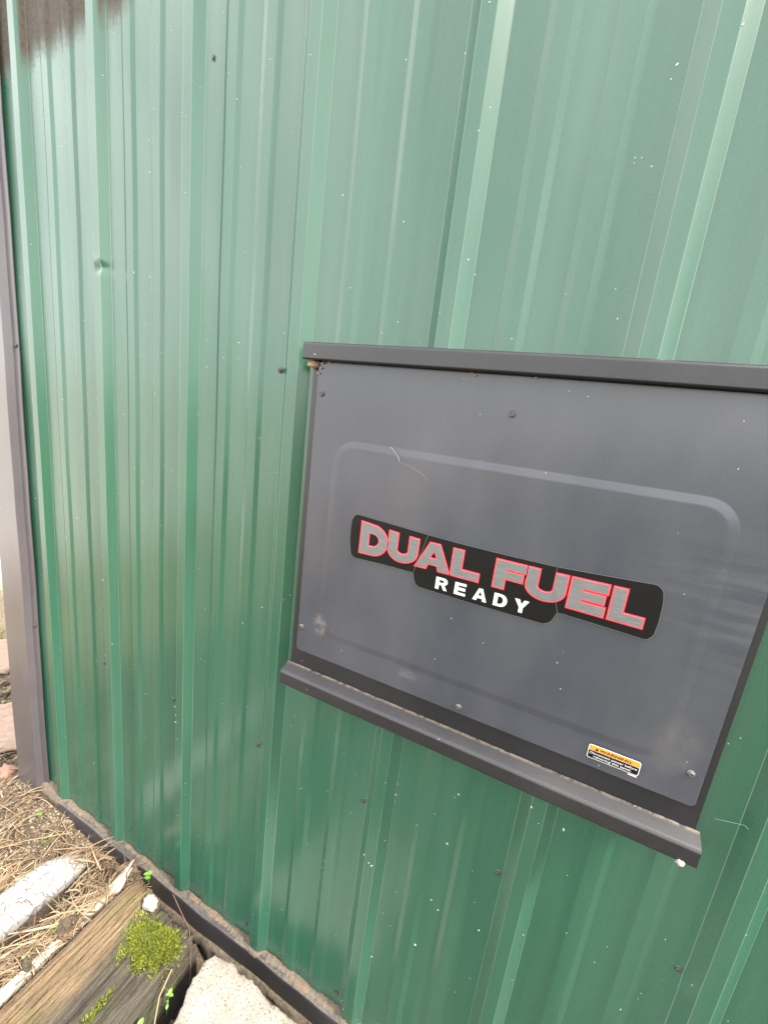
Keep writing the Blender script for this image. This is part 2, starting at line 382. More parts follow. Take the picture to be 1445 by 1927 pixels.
# rotten end of the trim at the corner, eaten by rust
RUST = NT('rust_and_dry_mud'); _p = RUST.pos(); _f = RUST.noise(_p, 70, 5, 0.7); _g = RUST.noise(_p, 380, 4, 0.7)
RUST.P(Base__Color=RUST.mix(RUST.ramp(_g, (0.35, 0), (0.65, 1)), RUST.mix(RUST.ramp(_f, (0.5, 0), (0.64, 1)), (0.055, 0.044, 0.033), (0.15, 0.068, 0.036)), (0.115, 0.094, 0.07)), Roughness=0.95, Normal=RUST.bump(_g, 0.0012, 0.9))
RUST = RUST.m
def crust(xa, xb, name='dirt_crust', seed=0.0, y_out=-0.0095):
    """ragged band of rust flakes and dry mud lying on the ledge against the wall"""
    V = []; F = []; nx = int((xb-xa)/0.0018); ny = 8
    for i in range(nx+1):
        x = xa+(xb-xa)*i/nx
        u = ((x/P+0.5) % 1)-0.5; ax = abs(u)*P
        wall = 0.0 if ax > .0238 else -0.0124*min(1, (.0238-ax)/.0145)
        w = 0.0090+0.0075*fbm(x*16, seed)+0.0040*fbm(x*60, seed+1)+0.003*fbm(x*220, seed+2)
        if ax < .030: w = 0.002+0.002*fbm(x*60, seed)
        w += 0.006*sst(-0.5, -0.1, x)+0.005*(1-sst(-0.86, -0.78, x))
        w = max(0.0018, min(w, 0.0195+wall))
        for j in range(ny+1):
            s = j/ny; y = wall-0.0002-w*s+0.001*fbm(x*200, s*4, 3)*(s > 0)
            t = 0.0036*(1-s)**1.2+0.0008*math.sin(s*3.14)+0.0022*fbm(x*140, y*260, seed+5)*(1-s*0.4)
            z = -1.1045+max(t, -0.0008)-(0.0035 if j == ny else 0)
            V.append((x, y, z))
    c = ny+1
    for i in range(nx):
        for j in range(ny): a = i*c+j; F.append((a, a+1, a+c+1, a+c))
    o = link(name, np_mesh(name, V, F), RUST, smooth=True); tag(o, kind='stuff'); keep(o, shed)
crust(-0.905, 1.2)
# the ledge beyond the eaten-away trim
extrude_x('rusted_ledge', [(0.004, -1.086), (-0.012, -1.096), (-0.0200, -1.112), (-0.018, -1.13), (0.004, -1.13)], -1.02, -0.905, RUST, shed, r=0.004, nx=30, warp=lambda x, q: (q.x+0.002*fbm(x*40, 1), q.y+0.003*fbm(x*50, 2)))
# footing below
FOOT = mat_plain('earthy_concrete', (0.075, 0.060, 0.040), 0.95, 90, 0.55, 0.003)
bm = bmesh.new(); NXF = 300; rows = []
for i in range(NXF+1):
    x = -1.06+2.7*i/NXF; row = []
    for j, (y, z) in enumerate(((0.01, -1.150), (-0.017, -1.1515), (-0.026, -1.158), (-0.029, -1.172), (-0.024, -1.19), (-0.012, -1.235), (0.01, -1.26))):
        k = 0.006*fbm(x*22, j*0.7)+0.003*fbm(x*90, j*2.1)
        row.append(bm.verts.new((x, y+k*(j > 0), z+k*0.6*(1 if j > 1 else 0))))
    rows.append(row)
for i in range(NXF):
    for j in range(6): bm.faces.new((rows[i][j], rows[i][j+1], rows[i+1][j+1], rows[i+1][j]))
keep(bm_obj('footing', bm, FOOT, smooth=True), shed)

# screws
def screw_mesh(r=0.0042, h=0.0042, wr=0.0062):
    bm = bmesh.new()
    def disc(rad, z, n=24, rot=0): return [bm.verts.new((rad*math.cos(rot+6.28319*i/n), -z, rad*math.sin(rot+6.28319*i/n))) for i in range(n)]
    def bridge(a, b):
        for i in range(len(a)): j = (i+1) % len(a); bm.faces.new((a[i], a[j], b[j], b[i]))
    a = disc(wr, 0); b = disc(wr, 0.0010); c = disc(r*1.12, 0.0016)
    bridge(a, b); bridge(b, c); bm.faces.new(c)
    d = disc(r, 0.0014, 6); e = disc(r, h*0.86, 6); f = disc(r*0.86, h, 6); g = disc(r*0.5, h, 6); g2 = disc(r*0.42, h*0.72, 6)
    bridge(d, e); bridge(e, f); bridge(f, g); bridge(g, g2); bm.faces.new(g2)
    bmesh.ops.recalc_face_normals(bm, faces=bm.faces[:])
    me = bpy.data.meshes.new('screw'); bm.to_mesh(me); bm.free(); return me
SME = screw_mesh(0.0032, 0.0036, 0.0046); SME.materials.append(SCREWM)
def screw(x, y, z, parent, me=SME, rot=None):
    o = bpy.data.objects.new('screw', me); COL.objects.link(o); o.location = (x, y, z)
    o.rotation_euler = (random.uniform(-.06, .06), random.uniform(0, 1) if rot is None else rot, random.uniform(-.06, .06))
    keep(o, parent); return o
for k in range(-4, 6):
    if k != -4: screw(k*P-0.031, 0.0, -0.615, shed)
    if k in (-1, 3, 4): screw(k*P-0.031, -0.001, 0.07, shed)
    if k in (-1, 0, 1, 2, 3): screw(k*P-0.010-0.024, -0.001, -1.072, shed)
for z in (0.073, -0.606, 0.75): screw(-0.9845, -0.0075, z, shed)

# ------------------------------------------------------------------ service hatch
hatch = empty('service_hatch', (0.10, -0.02, -0.15), 'dark grey framed service hatch with a bold red-edged decal on the green wall', 'hatch')
box('frame', (-0.183, -0.0245, -0.398), (0.3885, 0.0, 0.098), CHAR, hatch, 0.0012)
def rrect(x0, x1, z0, z1, r, arc=10, sx=24, sz=18):
    pts = []
    def arcp(cx, cz, a0):
        for k in range(arc+1):
            a = a0+k/arc*math.pi/2; pts.append((cx+r*math.cos(a), cz+r*math.sin(a)))
    def line(a, b, n):
        for k in range(1, n): s = k/n; pts.append((a[0]*(1-s)+b[0]*s, a[1]*(1-s)+b[1]*s))
    arcp(x1-r, z1-r, 0); line((x1-r, z1), (x0+r, z1), sx); arcp(x0+r, z1-r, math.pi/2); line((x0, z1-r), (x0, z0+r), sz)
    arcp(x0+r, z0+r, math.pi); line((x0+r, z0), (x1-r, z0), sx); arcp(x1-r, z0+r, 1.5*math.pi); line((x1, z0+r), (x1, z1-r), sz)
    return pts
bm = bmesh.new(); E = (-0.133, 0.3435, -0.3245, -0.0187)
loops = []
def lp(x0, x1, z0, z1, r, y): loops.append([bm.verts.new((x, y, z)) for x, z in rrect(x0, x1, z0, z1, r)])
lp(-0.1705, 0.3795, -0.3645, 0.0845, 0.006, -0.0262)
lp(-0.1705, 0.3795, -0.3645, 0.0845, 0.006, -0.0292)
lp(-0.1697, 0.3787, -0.3637, 0.0837, 0.006, -0.0300)
for d, y, r in ((-0.0012, -0.0300, .035), (-0.0002, -0.03003, .0345), (0.0008, -0.03014, .034), (0.0018, -0.0303, .033), (0.0076, -0.0309, .028), (0.0086, -0.0310, .0275), (0.0096, -0.03105, .027), (0.0106, -0.03105, .0265)):
    lp(E[0]+d, E[1]-d, E[2]+d, E[3]-d, r, y)
for a, b in zip(loops, loops[1:]):
    for i in range(len(a)): j = (i+1) % len(a); bm.faces.new((a[i], a[j], b[j], b[i]))
bm.faces.new(loops[-1])
cover = bm_obj('cover_panel', bm, PANEL, smooth=True); cover.data.set_sharp_from_angle(angle=R(30))
keep(cover, hatch); mod = cover.modifiers.new('wn', 'WEIGHTED_NORMAL'); mod.keep_sharp = True; mod.weight = 90
extrude_x('drip_cap', [(-0.0005, 0.1125), (-0.044, 0.1075), (-0.0465, 0.105), (-0.0465, 0.0862), (-0.045, 0.0846), (-0.036, 0.0850), (-0.0355, 0.0868), (-0.0005, 0.0885)], -0.1865, 0.3925, CHAR, hatch, r=0.0015, nx=12, warp=lambda x, q: (q.x, q.y+0.0004*math.sin(x*11)))
extrude_x('sill', [(-0.0246, -0.3935), (-0.0435, -0.4015), (-0.0462, -0.4045), (-0.0462, -0.4235), (-0.0445, -0.4255), (-0.026, -0.426), (-0.0246, -0.424)], -0.1865, 0.3925, SILLM, hatch, r=0.0018, nx=12, warp=lambda x, q: (q.x+0.0003*math.sin(x*19), q.y))
SMP = screw_mesh(0.0031, 0.0028, 0.0042); SMP.materials.append(SCREWM)
SML = screw_mesh(0.0032, 0.0028, 0.0044); SML.materials.append(SCREWL)
for x, z, mm in ((-0.1605, 0.041, SMP), (0.104, 0.041, SMP), (0.368, 0.041, SMP), (-0.1625, -0.322, SML), (0.103, -0.354, SML), (0.3665, -0.324, SML)):
    screw(x, -0.0300, z, hatch, mm, 0.3)

# flat print
def flat_poly(name, loops2, y, mat, parent, off=0.0, ext=0.0001):
    """filled outline(s) in the wall plane: loops2 = list of closed (x,z) loops"""
    cu = bpy.data.curves.new(name, 'CURVE'); cu.dimensions = '2D'; cu.fill_mode = 'BOTH'; cu.offset = off; cu.extrude = ext
    for L in loops2:
        s = cu.splines.new('POLY'); s.points.add(len(L)-1); s.use_cyclic_u = True
        for pt, (x, z) in zip(s.points, L): pt.co = (x, z, 0, 1)
    tmp = bpy.data.objects.new(name, cu); COL.objects.link(tmp)
    dg = bpy.context.evaluated_depsgraph_get(); me = bpy.data.meshes.new_from_object(tmp.evaluated_get(dg))
    bpy.data.objects.remove(tmp); me.name = name
    me.transform(Matrix(((1, 0, 0, 0), (0, 0, -1, y), (0, 1, 0, 0), (0, 0, 0, 1))))
    me.materials.clear()
    o = link(name, me, mat)
    if parent is not None: keep(o, parent)
    return o
def smoothloop(L, r=0.004, seg=5):
    out = []; n_ = len(L)
    for i in range(n_):
        a, q, b = Vector(L[i-1]), Vector(L[i]), Vector(L[(i+1) % n_]); da, db = a-q, b-q
        t = min(r, da.length*0.45, db.length*0.45); da.normalize(); db.normalize()
        for k in range(seg+1):
            s = k/seg; v = (q+da*t)*(1-s)**2+q*2*s*(1-s)+(q+db*t)*s*s; out.append((v.x, v.y))
    return out
def offset_loop(L, d):
    n_ = len(L); ar = sum(L[i-1][0]*L[i][1]-L[i][0]*L[i-1][1] for i in range(n_)); sg = 1 if ar > 0 else -1; out = []
    for i in range(n_):
        a, q, b = Vector(L[i-1]), Vector(L[i]), Vector(L[(i+1) % n_])
        t1, t2 = (q-a), (b-q)
        if t1.length < 1e-7 or t2.length < 1e-7: continue
        t1.normalize(); t2.normalize(); n1, n2 = Vector((t1.y, -t1.x))*sg, Vector((t2.y, -t2.x))*sg
        m_ = n1+n2
        if m_.length < 1e-4: continue
        m_.normalize(); s = d/max(0.45, m_.dot(n1)); out.append((q.x+m_.x*s, q.y+m_.y*s))
    return out
DECB = mat_plain('black_vinyl', (0.005, 0.0045, 0.005), 0.35, 200, 0.1, 0.00003)
DECB.node_tree.nodes['Principled BSDF'].inputs['IOR'].default_value = 1.25
DECG = mat_plain('clear_film_edge', (0.075, 0.075, 0.078), 0.35, 200, 0.1, 0.00003)
RED = mat_plain('red_vinyl', (0.50, 0.012, 0.030), 0.4, 200, 0.08, 0.00002)
PINK = mat_plain('pale_hairline_print', (0.45, 0.26, 0.27), 0.4, 200, 0.05, 0.00002)
WHITE = mat_plain('white_vinyl', (0.42, 0.42, 0.43), 0.4, 200, 0.04, 0.00002)
ORANGE = mat_plain('orange_vinyl', (0.48, 0.19, 0.016), 0.4, 200, 0.06, 0.00002)
SN = NT('brushed_silver_vinyl'); _p = SN.pos(); _f = SN.noise(SN.mp(_p, (60, 60, 2600)), 1.0, 3, 0.7)
SN.P(Base__Color=SN.mix(SN.ramp(_f, (0.3, 0), (0.7, 1)), (0.055, 0.055, 0.058), (0.15, 0.15, 0.155)), Roughness=0.4, Metallic=0.15); SILVER = SN.m
dec = [(-0.0845, -0.1188), (-0.030, -0.1215), (0.0255, -0.1246), (0.075, -0.1262), (0.126, -0.1268), (0.1865, -0.1265), (0.2355, -0.1235), (0.2885, -0.1200), (0.2945, -0.1250), (0.2972, -0.138), (0.2980, -0.160), (0.2967, -0.1776), (0.2913, -0.1842), (0.250, -0.1825), (0.1975, -0.1808), (0.1925, -0.1955), (0.1850, -0.2000), (0.10, -0.2006), (0.0205, -0.1990), (0.0150, -0.1935), (0.0120, -0.1812), (-0.030, -0.1815), (-0.0815, -0.1832), (-0.0870, -0.1790), (-0.0905, -0.160), (-0.0915, -0.140), (-0.0900, -0.1260)]
decs = smoothloop(dec, 0.0035, 4)
logo = flat_poly('logo_decal', [decs], -0.03225, DECB, hatch); logo['label'] = 'black decal reading DUAL FUEL READY'
def sub(o, parent):
    o.parent = parent; o.matrix_parent_inverse = (Matrix.Translation(hatch.location)).inverted(); o.matrix_parent_inverse = Matrix.Identity(4)
    return o
def subkeep(o, par):
    # parts carry no transform of their own besides the parent-inverse of the thing, so world coordinates hold
    o.parent = par; o.matrix_parent_inverse = Matrix.Identity(4); return o
subkeep(flat_poly('film_edge', [offset_loop(decs, 0.0007)], -0.0321, DECG, None, 0.0, 0.00005), logo)
for (a, b) in (((0.0255, -0.1246), (0.0120, -0.1812)), ((0.1872, -0.1266), (0.1870, -0.150)), ((0.1870, -0.150), (0.1978, -0.1810))):
    d = (Vector(b)-Vector(a)).normalized(); nn_ = Vector((d.y, -d.x))*0.00022
    L = [(a[0]+nn_.x, a[1]+nn_.y), (b[0]+nn_.x, b[1]+nn_.y), (b[0]-nn_.x, b[1]-nn_.y), (a[0]-nn_.x, a[1]-nn_.y)]
    subkeep(flat_poly('seam', [L], -0.0339, DECG, None), logo)
def arc(cx, cz, rx, rz, a0, a1, n=10):
    return [(cx+rx*math.cos(R(a0+(a1-a0)*k/n)), cz+rz*math.sin(R(a0+(a1-a0)*k/n))) for k in range(n+1)]
# letters in a unit box (width 1, height 1)
GL = {
 'D': (lambda w, t, h: [[(0, 0), (0, 1), (w*0.50, 1)]+arc(w*.50, .5, w*.50, .5, 88, -88, 14)+[(w*.50, 0)], [(t, h), (w*.46, h)]+arc(w*.46, .5, w*.54-t, .5-h, -88, 88, 12)+[(w*.46, 1-h), (t, 1-h)]]),
 'U': (lambda w, t, h: [[(0, 1), (0, .42)]+arc(w/2, .42, w/2, .42, 182, 358, 16)+[(w, .42), (w, 1), (w-t, 1), (w-t, .44)]+arc(w/2, .44, w/2-t, .44-h, 358, 182, 12)+[(t, .44), (t, 1)]]),
 'A': (lambda w, t, h: [[(0, 0), (w*.36, 1), (w*.64, 1), (w, 0), (w-t*1.05, 0), (w-t*1.05-w*.055, .20), (t*1.05+w*.055, .20), (t*1.05, 0)], [(w*.37, .42), (w*.5, .76), (w*.63, .42)]]),
 'L': (lambda w, t, h: [[(0, 0), (0, 1), (t, 1), (t, h), (w, h), (w, 0)]]),
 'F': (lambda w, t, h: [[(0, 0), (0, 1), (w, 1), (w, 1-h), (t, 1-h), (t, .64), (w*.93, .64), (w*.93, .64-h*.95), (t, .64-h*.95), (t, 0)]]),
 'E': (lambda w, t, h: [[(0, 0), (0, 1), (w, 1), (w, 1-h), (t, 1-h), (t, .625), (w*.95, .625), (w*.95, .385), (t, .385), (t, h), (w, h), (w, 0)]]),
 'R': (lambda w, t, h: [[(0, 0), (0, 1), (w*.62, 1)]+arc(w*.62, .70, w*.36, .30, 85, -60, 10)+[(w*.74, .43), (w, 0), (w*.70, 0), (w*.50, .38), (t, .38), (t, 0)], [(t, .58), (w*.56, .58)]+arc(w*.56, .69, w*.13, .10, -80, 80, 6)+[(w*.56, .80), (t, .80)]]),
 'Y': (lambda w, t, h: [[(w*.36, 0), (w*.36, .40), (0, 1), (w*.34, 1), (w*.5, .66), (w*.66, 1), (w, 1), (w*.64, .40), (w*.64, 0)]]),
}
def topz(x): return -0.1343+0.0075*min(1, max(0, (0.03-x)/0.11))**1.5+0.0018*min(1, max(0, (x-0.19)/0.1))
def botz(x): return -0.1695-0.0030*min(1, max(0, (0.03-x)/0.11))-0.0025*min(1, max(0, (x-0.13)/0.15))
for ch, x0, x1 in (('D', -.0731, -.0318), ('U', -.0293, .0135), ('A', .0138, .0600), ('L', .0630, .0986), ('F', .1186, .1540), ('U', .1567, .2008), ('E', .2060, .2440), ('L', .2498, .2835)):
    w = x1-x0; H = 0.0365
    gl = GL[ch](w/H, (0.335 if ch != 'A' else 0.36), 0.27)
    L2 = []
    for lp_ in gl:
        q = []
        for (u, v) in lp_:
            x = x0+u*H; q.append((x, botz(x)+(topz(x)-botz(x))*v))
        L2.append(q)
    silver = flat_poly('letter', L2, -0.0335, SILVER, None, 0.0, 0.00005)
    outs = [offset_loop(L2[0], 0.0019)]+[offset_loop(q, -0.0014) for q in L2[1:]]
    red = flat_poly('letter_outline', outs, -0.0328, RED, None, 0.0, 0.00005)
    outs2 = [offset_loop(L2[0], 0.0007)]+[offset_loop(q, -0.0005) for q in L2[1:]]
    outs3 = [offset_loop(L2[0], 0.00045)]+[offset_loop(q, -0.00028) for q in L2[1:]]
    pk = flat_poly('letter_hairline', outs2, -0.0330, PINK, None, 0.0, 0.00005)
    rd2 = flat_poly('letter_hairline', outs3, -0.0332, RED, None, 0.0, 0.00005)
    bm = bmesh.new()
    for idx, o_ in enumerate((silver, red, pk, rd2)):
        n0 = len(bm.faces); bm.from_mesh(o_.data); bm.faces.ensure_lookup_table()
        for f_ in bm.faces[n0:]: f_.material_index = (0, 1, 2, 1)[idx]
        bpy.data.objects.remove(o_)
    me = bpy.data.meshes.new('letter'); bm.to_mesh(me); bm.free()
    subkeep(link('letter', me, [SILVER, RED, PINK]), logo)
for ch, x0, x1 in (('R', .0449, .0616), ('E', .0711, .0863), ('A', .0960, .1142), ('D', .1224, .1392), ('Y', .1476, .1650)):
    H = 0.0168; gl = GL[ch]((x1-x0)/H, 0.30, 0.21)
    subkeep(flat_poly('letter', [[(x0+u*H, -0.1942+v*H) for u, v in q] for q in gl], -0.0328, WHITE, None), logo)

# warning label
wl = flat_poly('warning_label', [rrect(0.2642, 0.3200, -0.3508, -0.3322, 0.0026, 5, 2, 2)], -0.03220-0.0003, WHITE, hatch); wl['label'] = 'small orange and black warning sticker'
# the label bridges the pressed edge of the cover: it sits flat on the raised field
def half(x0, x1, z0, z1, r, top):
    if top: return [(x0, z0), (x1, z0)]+arc(x1-r, z1-r, r, r, 0, 90, 5)+arc(x0+r, z1-r, r, r, 90, 180, 5)
    return [(x1, z1), (x0, z1)]+arc(x0+r, z0+r, r, r, 180, 270, 5)+arc(x1-r, z0+r, r, r, 270, 360, 5)
subkeep(flat_poly('orange_band', [half(0.2652, 0.3190, -0.3393, -0.3331, 0.0018, True)], -0.0329, ORANGE, None), wl)
subkeep(flat_poly('black_field', [half(0.2652, 0.3190, -0.3497, -0.3399, 0.0018, False)], -0.0329, DECB, None), wl)
def text(s, x0, x1, zb, h, y, mat, par, bold=0.0003):
    cu = bpy.data.curves.new('text', 'FONT'); cu.body = s; cu.size = 1.0; cu.fill_mode = 'FRONT'
    tmp = bpy.data.objects.new('t', cu); COL.objects.link(tmp)
    dg = bpy.context.evaluated_depsgraph_get(); me = bpy.data.meshes.new_from_object(tmp.evaluated_get(dg))
    xs = [v.co.x for v in me.vertices]; cap = 0.73; bpy.data.meshes.remove(me)
    sx = (x1-x0)/(max(xs)-min(xs)); szz = h/cap
    cu.size = 1.0; cu.offset = bold/szz*0.9
    me = bpy.data.meshes.new_from_object(tmp.evaluated_get(bpy.context.evaluated_depsgraph_get())); bpy.data.objects.remove(tmp)
    mx = min(xs)
    for v in me.vertices: v.co = Vector((x0+(v.co.x-mx)*sx, y, zb+v.co.y*szz))
    me.materials.clear(); me.name = 'text_line'
    subkeep(link('text_line', me, mat), par)
text('WARNING', 0.2765, 0.3100, -0.3382, 0.0037, -0.0333, DECB, wl, 0.00010)
subkeep(flat_poly('warning_triangle', [[(0.2715, -0.3382), (0.2755, -0.3382), (0.2735, -0.3346)]], -0.0333, DECB, None), wl)
text('Disconnect power before', 0.2668, 0.3172, -0.3440, 0.0029, -0.0333, WHITE, wl, 0.00005)
text('removing this panel.', 0.2715, 0.3120, -0.3480, 0.0030, -0.0333, WHITE, wl, 0.00005)
subkeep(flat_poly('label_tab', [rrect(0.3095, 0.3190, -0.3532, -0.3516, 0.0004, 2, 2, 2)], -0.0325, WHITE, None), wl)

# scuffs, webs and lumps on the hatch
SCUFF = mat_plain('pale_scuff', (0.20, 0.165, 0.15), 0.7, 500, 0.4, 0.0001)
def thread(name, pts, r, mat, parent):
    cu = bpy.data.curves.new(name, 'CURVE'); cu.dimensions = '3D'; cu.bevel_depth = r; cu.bevel_resolution = 1
    s = cu.splines.new('POLY'); s.points.add(len(pts)-1)
    for q, p_ in zip(s.points, pts): q.co = (*p_, 1)
    tmp = bpy.data.objects.new(name, cu); COL.objects.link(tmp)
    me = bpy.data.meshes.new_from_object(tmp.evaluated_get(bpy.context.evaluated_depsgraph_get())); bpy.data.objects.remove(tmp)
    o = link(name, me, mat)
    if parent: keep(o, parent)
    return o
thread('cobweb_strand', [(-0.044, -0.0325, -0.018), (-0.036, -0.0335, -0.024), (-0.030, -0.0335, -0.031), (-0.0285, -0.0328, -0.036)], 0.00038, SCUFF, hatch)
thread('cobweb_strand', [(-0.0285, -0.0322, -0.036), (-0.010, -0.0318, -0.040), (0.006, -0.0325, -0.047), (0.013, -0.0318, -0.052)], 0.00014, SCUFF, hatch)
def blob(name, c, s, mat, parent=None, seed=0.0, sub_=3, amp=0.35, freq=1.6, axis_z=0.0):
    bm = bmesh.new(); bmesh.ops.create_icosphere(bm, subdivisions=sub_, radius=1)
    for v in bm.verts:
        d = 1+amp*fbm(v.co.x*freq+seed, v.co.y*freq, v.co.z*freq+seed)
        v.co = v.co*d
    M = Matrix.Rotation(axis_z, 4, 'Z')
    for v in bm.verts: v.co = M @ Vector((v.co.x*s[0], v.co.y*s[1], v.co.z*s[2])) + Vector(c)
    o = bm_obj(name, bm, mat, smooth=True)
    if parent: keep(o, parent)
    return o
MUD = mat_plain('dried_mud', (0.24, 0.17, 0.12), 0.95, 500, 0.5, 0.001)
nest = blob('mud_nest', (-0.1785, -0.0310, 0.0800), (0.0085, 0.0065, 0.0065), MUD, None, 2.0)
tag(nest, 'small brown lump of mud under the left end of the hatch drip cap', 'mud nest')
cr = []
for (x, z) in ((-0.162, .082), (-0.150, .0835), (0.050, .083), (0.053, .081), (0.123, .0835), (-.165, .075), (-.168, .068)):
    bm = bmesh.new(); bmesh.ops.create_icosphere(bm, subdivisions=1, radius=1)
    for v in bm.verts: v.co = Vector((x, -0.0325, z))+Vector((v.co.x*.0025, v.co.y*.0012, v.co.z*.0014))*(0.7+0.5*random.random())
    cr.append(bm)
bm = bmesh.new()
for b_ in cr:
    me_ = bpy.data.meshes.new('x'); b_.to_mesh(me_); bm.from_mesh(me_); b_.free(); bpy.data.meshes.remove(me_)
o = bm_obj('mud_crumbs', bm, MUD); tag(o, kind='stuff'); keep(o, hatch)
LIME = mat_plain('chalky_white', (0.22, 0.20, 0.18), 0.9, 400, 0.25, 0.0006)
egg = blob('silk_egg_sac', (0.3765, -0.0475, -0.4245), (0.0042, 0.0026, 0.0034), LIME, None, 5.0)
tag(egg, 'small white silk lump on the lower lip of the hatch sill, near its right end', 'egg sac')
leaf = blob('leaf_fragment', (-0.417, -0.002, 0.501), (0.0016, 0.0012, 0.0046), mat_plain('dry_brown_leaf', (0.075, 0.045, 0.03), 0.8), None, 3.0, 2)
tag(leaf, 'tiny brown leaf fragment stuck high on the green wall', 'leaf')
# seed husks and lime splashes stuck to the wall
HUSK = mat_isl('seed_husk', ((0.0, (0.34, 0.26, 0.18)), (0.5, (0.42, 0.36, 0.28)), (1.0, (0.48, 0.47, 0.42))), 0.8, 0.05)
fl = [(-0.0, 0.466), (0.194, 0.384), (0.239, 0.398), (0.181, 0.307), (0.175, 0.303), (0.265, -0.494), (0.024, -0.572), (0.121, -0.517), (0.162, -0.636), (0.162, -0.656), (0.11, -0.732), (0.123, -0.744), (0.189, -0.736), (0.097, -0.841), (0.249, -0.694), (0.305, -0.647), (0.305, -0.675), (0.309, -0.685), (0.375, -0.498), (0.22, -0.471), (0.025, -0.928), (0.312, -0.476), (0.118, -0.612), (0.078, -0.593), (-0.702, -0.586), (-0.694, -0.398), (0.338, -0.241), (-0.001, -0.716), (0.005, -0.718), (-0.012, -0.708), (-0.484, -0.631), (-0.476, -0.645), (-0.474, -0.66), (-0.02, -1.075), (-0.012, -1.08)]
bm = bmesh.new()
def wall_y(x):
    u = abs(((x/P+0.5) % 1)-0.5)*P; return 0 if u > .0238 else -0.0124*min(1, (.0238-u)/.0145)
for (x, z) in fl:
    s = random.uniform(0.0008, 0.0015)*(0.6 if z > 0 else 1); a = random.uniform(-1, 1); ce = Vector((x, wall_y(x)-0.0008, z))
    ar = random.uniform(1.0, 2.0); b2 = bmesh.ops.create_icosphere(bm, subdivisions=1, radius=1)
    for v in b2['verts']:
        q = Vector((v.co.x*s, v.co.y*0.0008, v.co.z*s*ar))*(0.75+0.5*random.random()); q = Matrix.Rotation(a, 3, 'Y') @ q; v.co = q+ce
o = bm_obj('seed_husks', bm, HUSK); tag(o, kind='stuff'); keep(o, shed)
WEB = mat_plain('pale_thread', (0.30, 0.34, 0.30), 0.6)
thread('cobweb_strand', [(0.4105, -0.0008, -0.3885), (0.4245, -0.0008, -0.385), (0.4360, -0.0035, -0.3800), (0.4450, -0.0090, -0.3830)], 0.00016, WEB, shed)
thread('cobweb_strand', [(0.218, -0.004, -0.466), (0.222, -0.012, -0.478), (0.227, -0.013, -0.487)], 0.0002, WEB, shed)

# ------------------------------------------------------------------ ground
G = -1.175
def gz(x, y, fine=True):
    z = G+0.012*fbm(x*2.2, y*2.2, 1.0)
    near = sst(-0.75, -0.02, y)*sst(-1.25, -1.12, x)*(1-sst(0.02, 0.06, y))
    z += 0.055*math.exp(-((x+1.03)/0.10)**2-((y+0.015)/0.075)**2)       # earth heaped on the post foot
    z += 0.028*math.exp(-((x+0.90)/0.09)**2-((y+0.03)/0.06)**2)
    z += 0.020*math.exp(-((y+0.02)/0.045)**2)*sst(-0.95, -0.85, x)*(1-sst(-0.60, -0.52, x))
    z += 0.014*math.exp(-((x+0.625)/0.05)**2)*(1-sst(-0.05, 0.0, y))
    z += math.exp(-((x+0.580)/0.026)**2)*(0.062*math.exp(-((y+0.176)/0.030)**2)+0.060*math.exp(-((y+0.2500)/0.009)**2)+0.040+0.03*math.exp(-((y+0.06)/0.03)**2))*(1-sst(-0.03, 0.0, y))
    z -= 0.055*sst(-0.40, -0.33, x)*(1-sst(-0.27, -0.2, x))*(1-sst(0, .05, y))*sst(-0.6, -0.05, y)
    if fine and abs(x) < 3 and abs(y) < 3: z += 0.006*fbm(x*16, y*16, 2.0)+0.0035*fbm(x*55, y*55, 4.0)
    return z
xs = sorted(set(np.round(np.concatenate([np.arange(-1.75, -0.2, 0.008), np.arange(-0.2, 0.6, 0.05), np.arange(-4.0, -1.75, 0.05), np.arange(0.6, 4, 0.3), [-300, -120, -50, -20, -10, -6, 6, 10, 20, 50, 120, 300]]), 4)))
ys = sorted(set(np.round(np.concatenate([np.arange(-0.8, 0.25, 0.008), np.arange(-4, -0.8, 0.08), np.arange(0.25, 3.0, 0.06), [-300, -120, -50, -20, -10, -6, 4, 6, 10, 20, 50, 120, 300]]), 4)))
V = [(x, y, gz(x, y)) for y in ys for x in xs]; c = len(xs)
F = [(j*c+i, j*c+i+1, (j+1)*c+i+1, (j+1)*c+i) for j in range(len(ys)-1) for i in range(c-1)]
n = NT('earth'); p = n.pos(); f1 = n.noise(p, 18, 5, 0.7); f2 = n.noise(p, 190, 5, 0.7); x_, y_, z_ = n.xyz(p)
soil = n.mix(n.ramp(f2, (0.35, 0), (0.68, 1)), (0.022, 0.015, 0.010), (0.095, 0.068, 0.043))
soil = n.mix(n.ramp(f1, (0.5, 0), (0.72, 0.7)), soil, (0.035, 0.045, 0.014))
sand = n.mix(n.ramp(f2, (0.3, 0), (0.7, 1)), (0.16, 0.115, 0.075), (0.26, 0.19, 0.125))
gravel = n.mix(n.ramp(f2, (0.3, 0), (0.7, 1)), (0.36, 0.335, 0.30), (0.50, 0.47, 0.43))
gr = n.ramp(n.noise(p, 1.3, 4, 0.6), (0.52, 0), (0.62, 0.6)); sand = n.mix(gr, sand, (0.16, 0.17, 0.07)); sand = n.mix(n.rng(x_, -2.3, -3.4), sand, gravel)
turf = n.mix(n.ramp(f2, (0.3, 0), (0.7, 1)), (0.035, 0.050, 0.018), (0.10, 0.105, 0.045))
soil = n.mix(n.rng(n.math('ADD', y_, n.math('MULTIPLY', f1, 0.5)), -0.8, -1.3), soil, turf)
fac = n.rng(n.math('ADD', x_, n.math('MULTIPLY', f1, 0.2)), -1.20, -1.45)
n.P(Base__Color=n.mix(fac, soil, sand), Roughness=0.95, Normal=n.bump(f2, 0.004, 0.9))
tag(link('ground', np_mesh('ground', V, F), n.m, smooth=True), kind='structure')

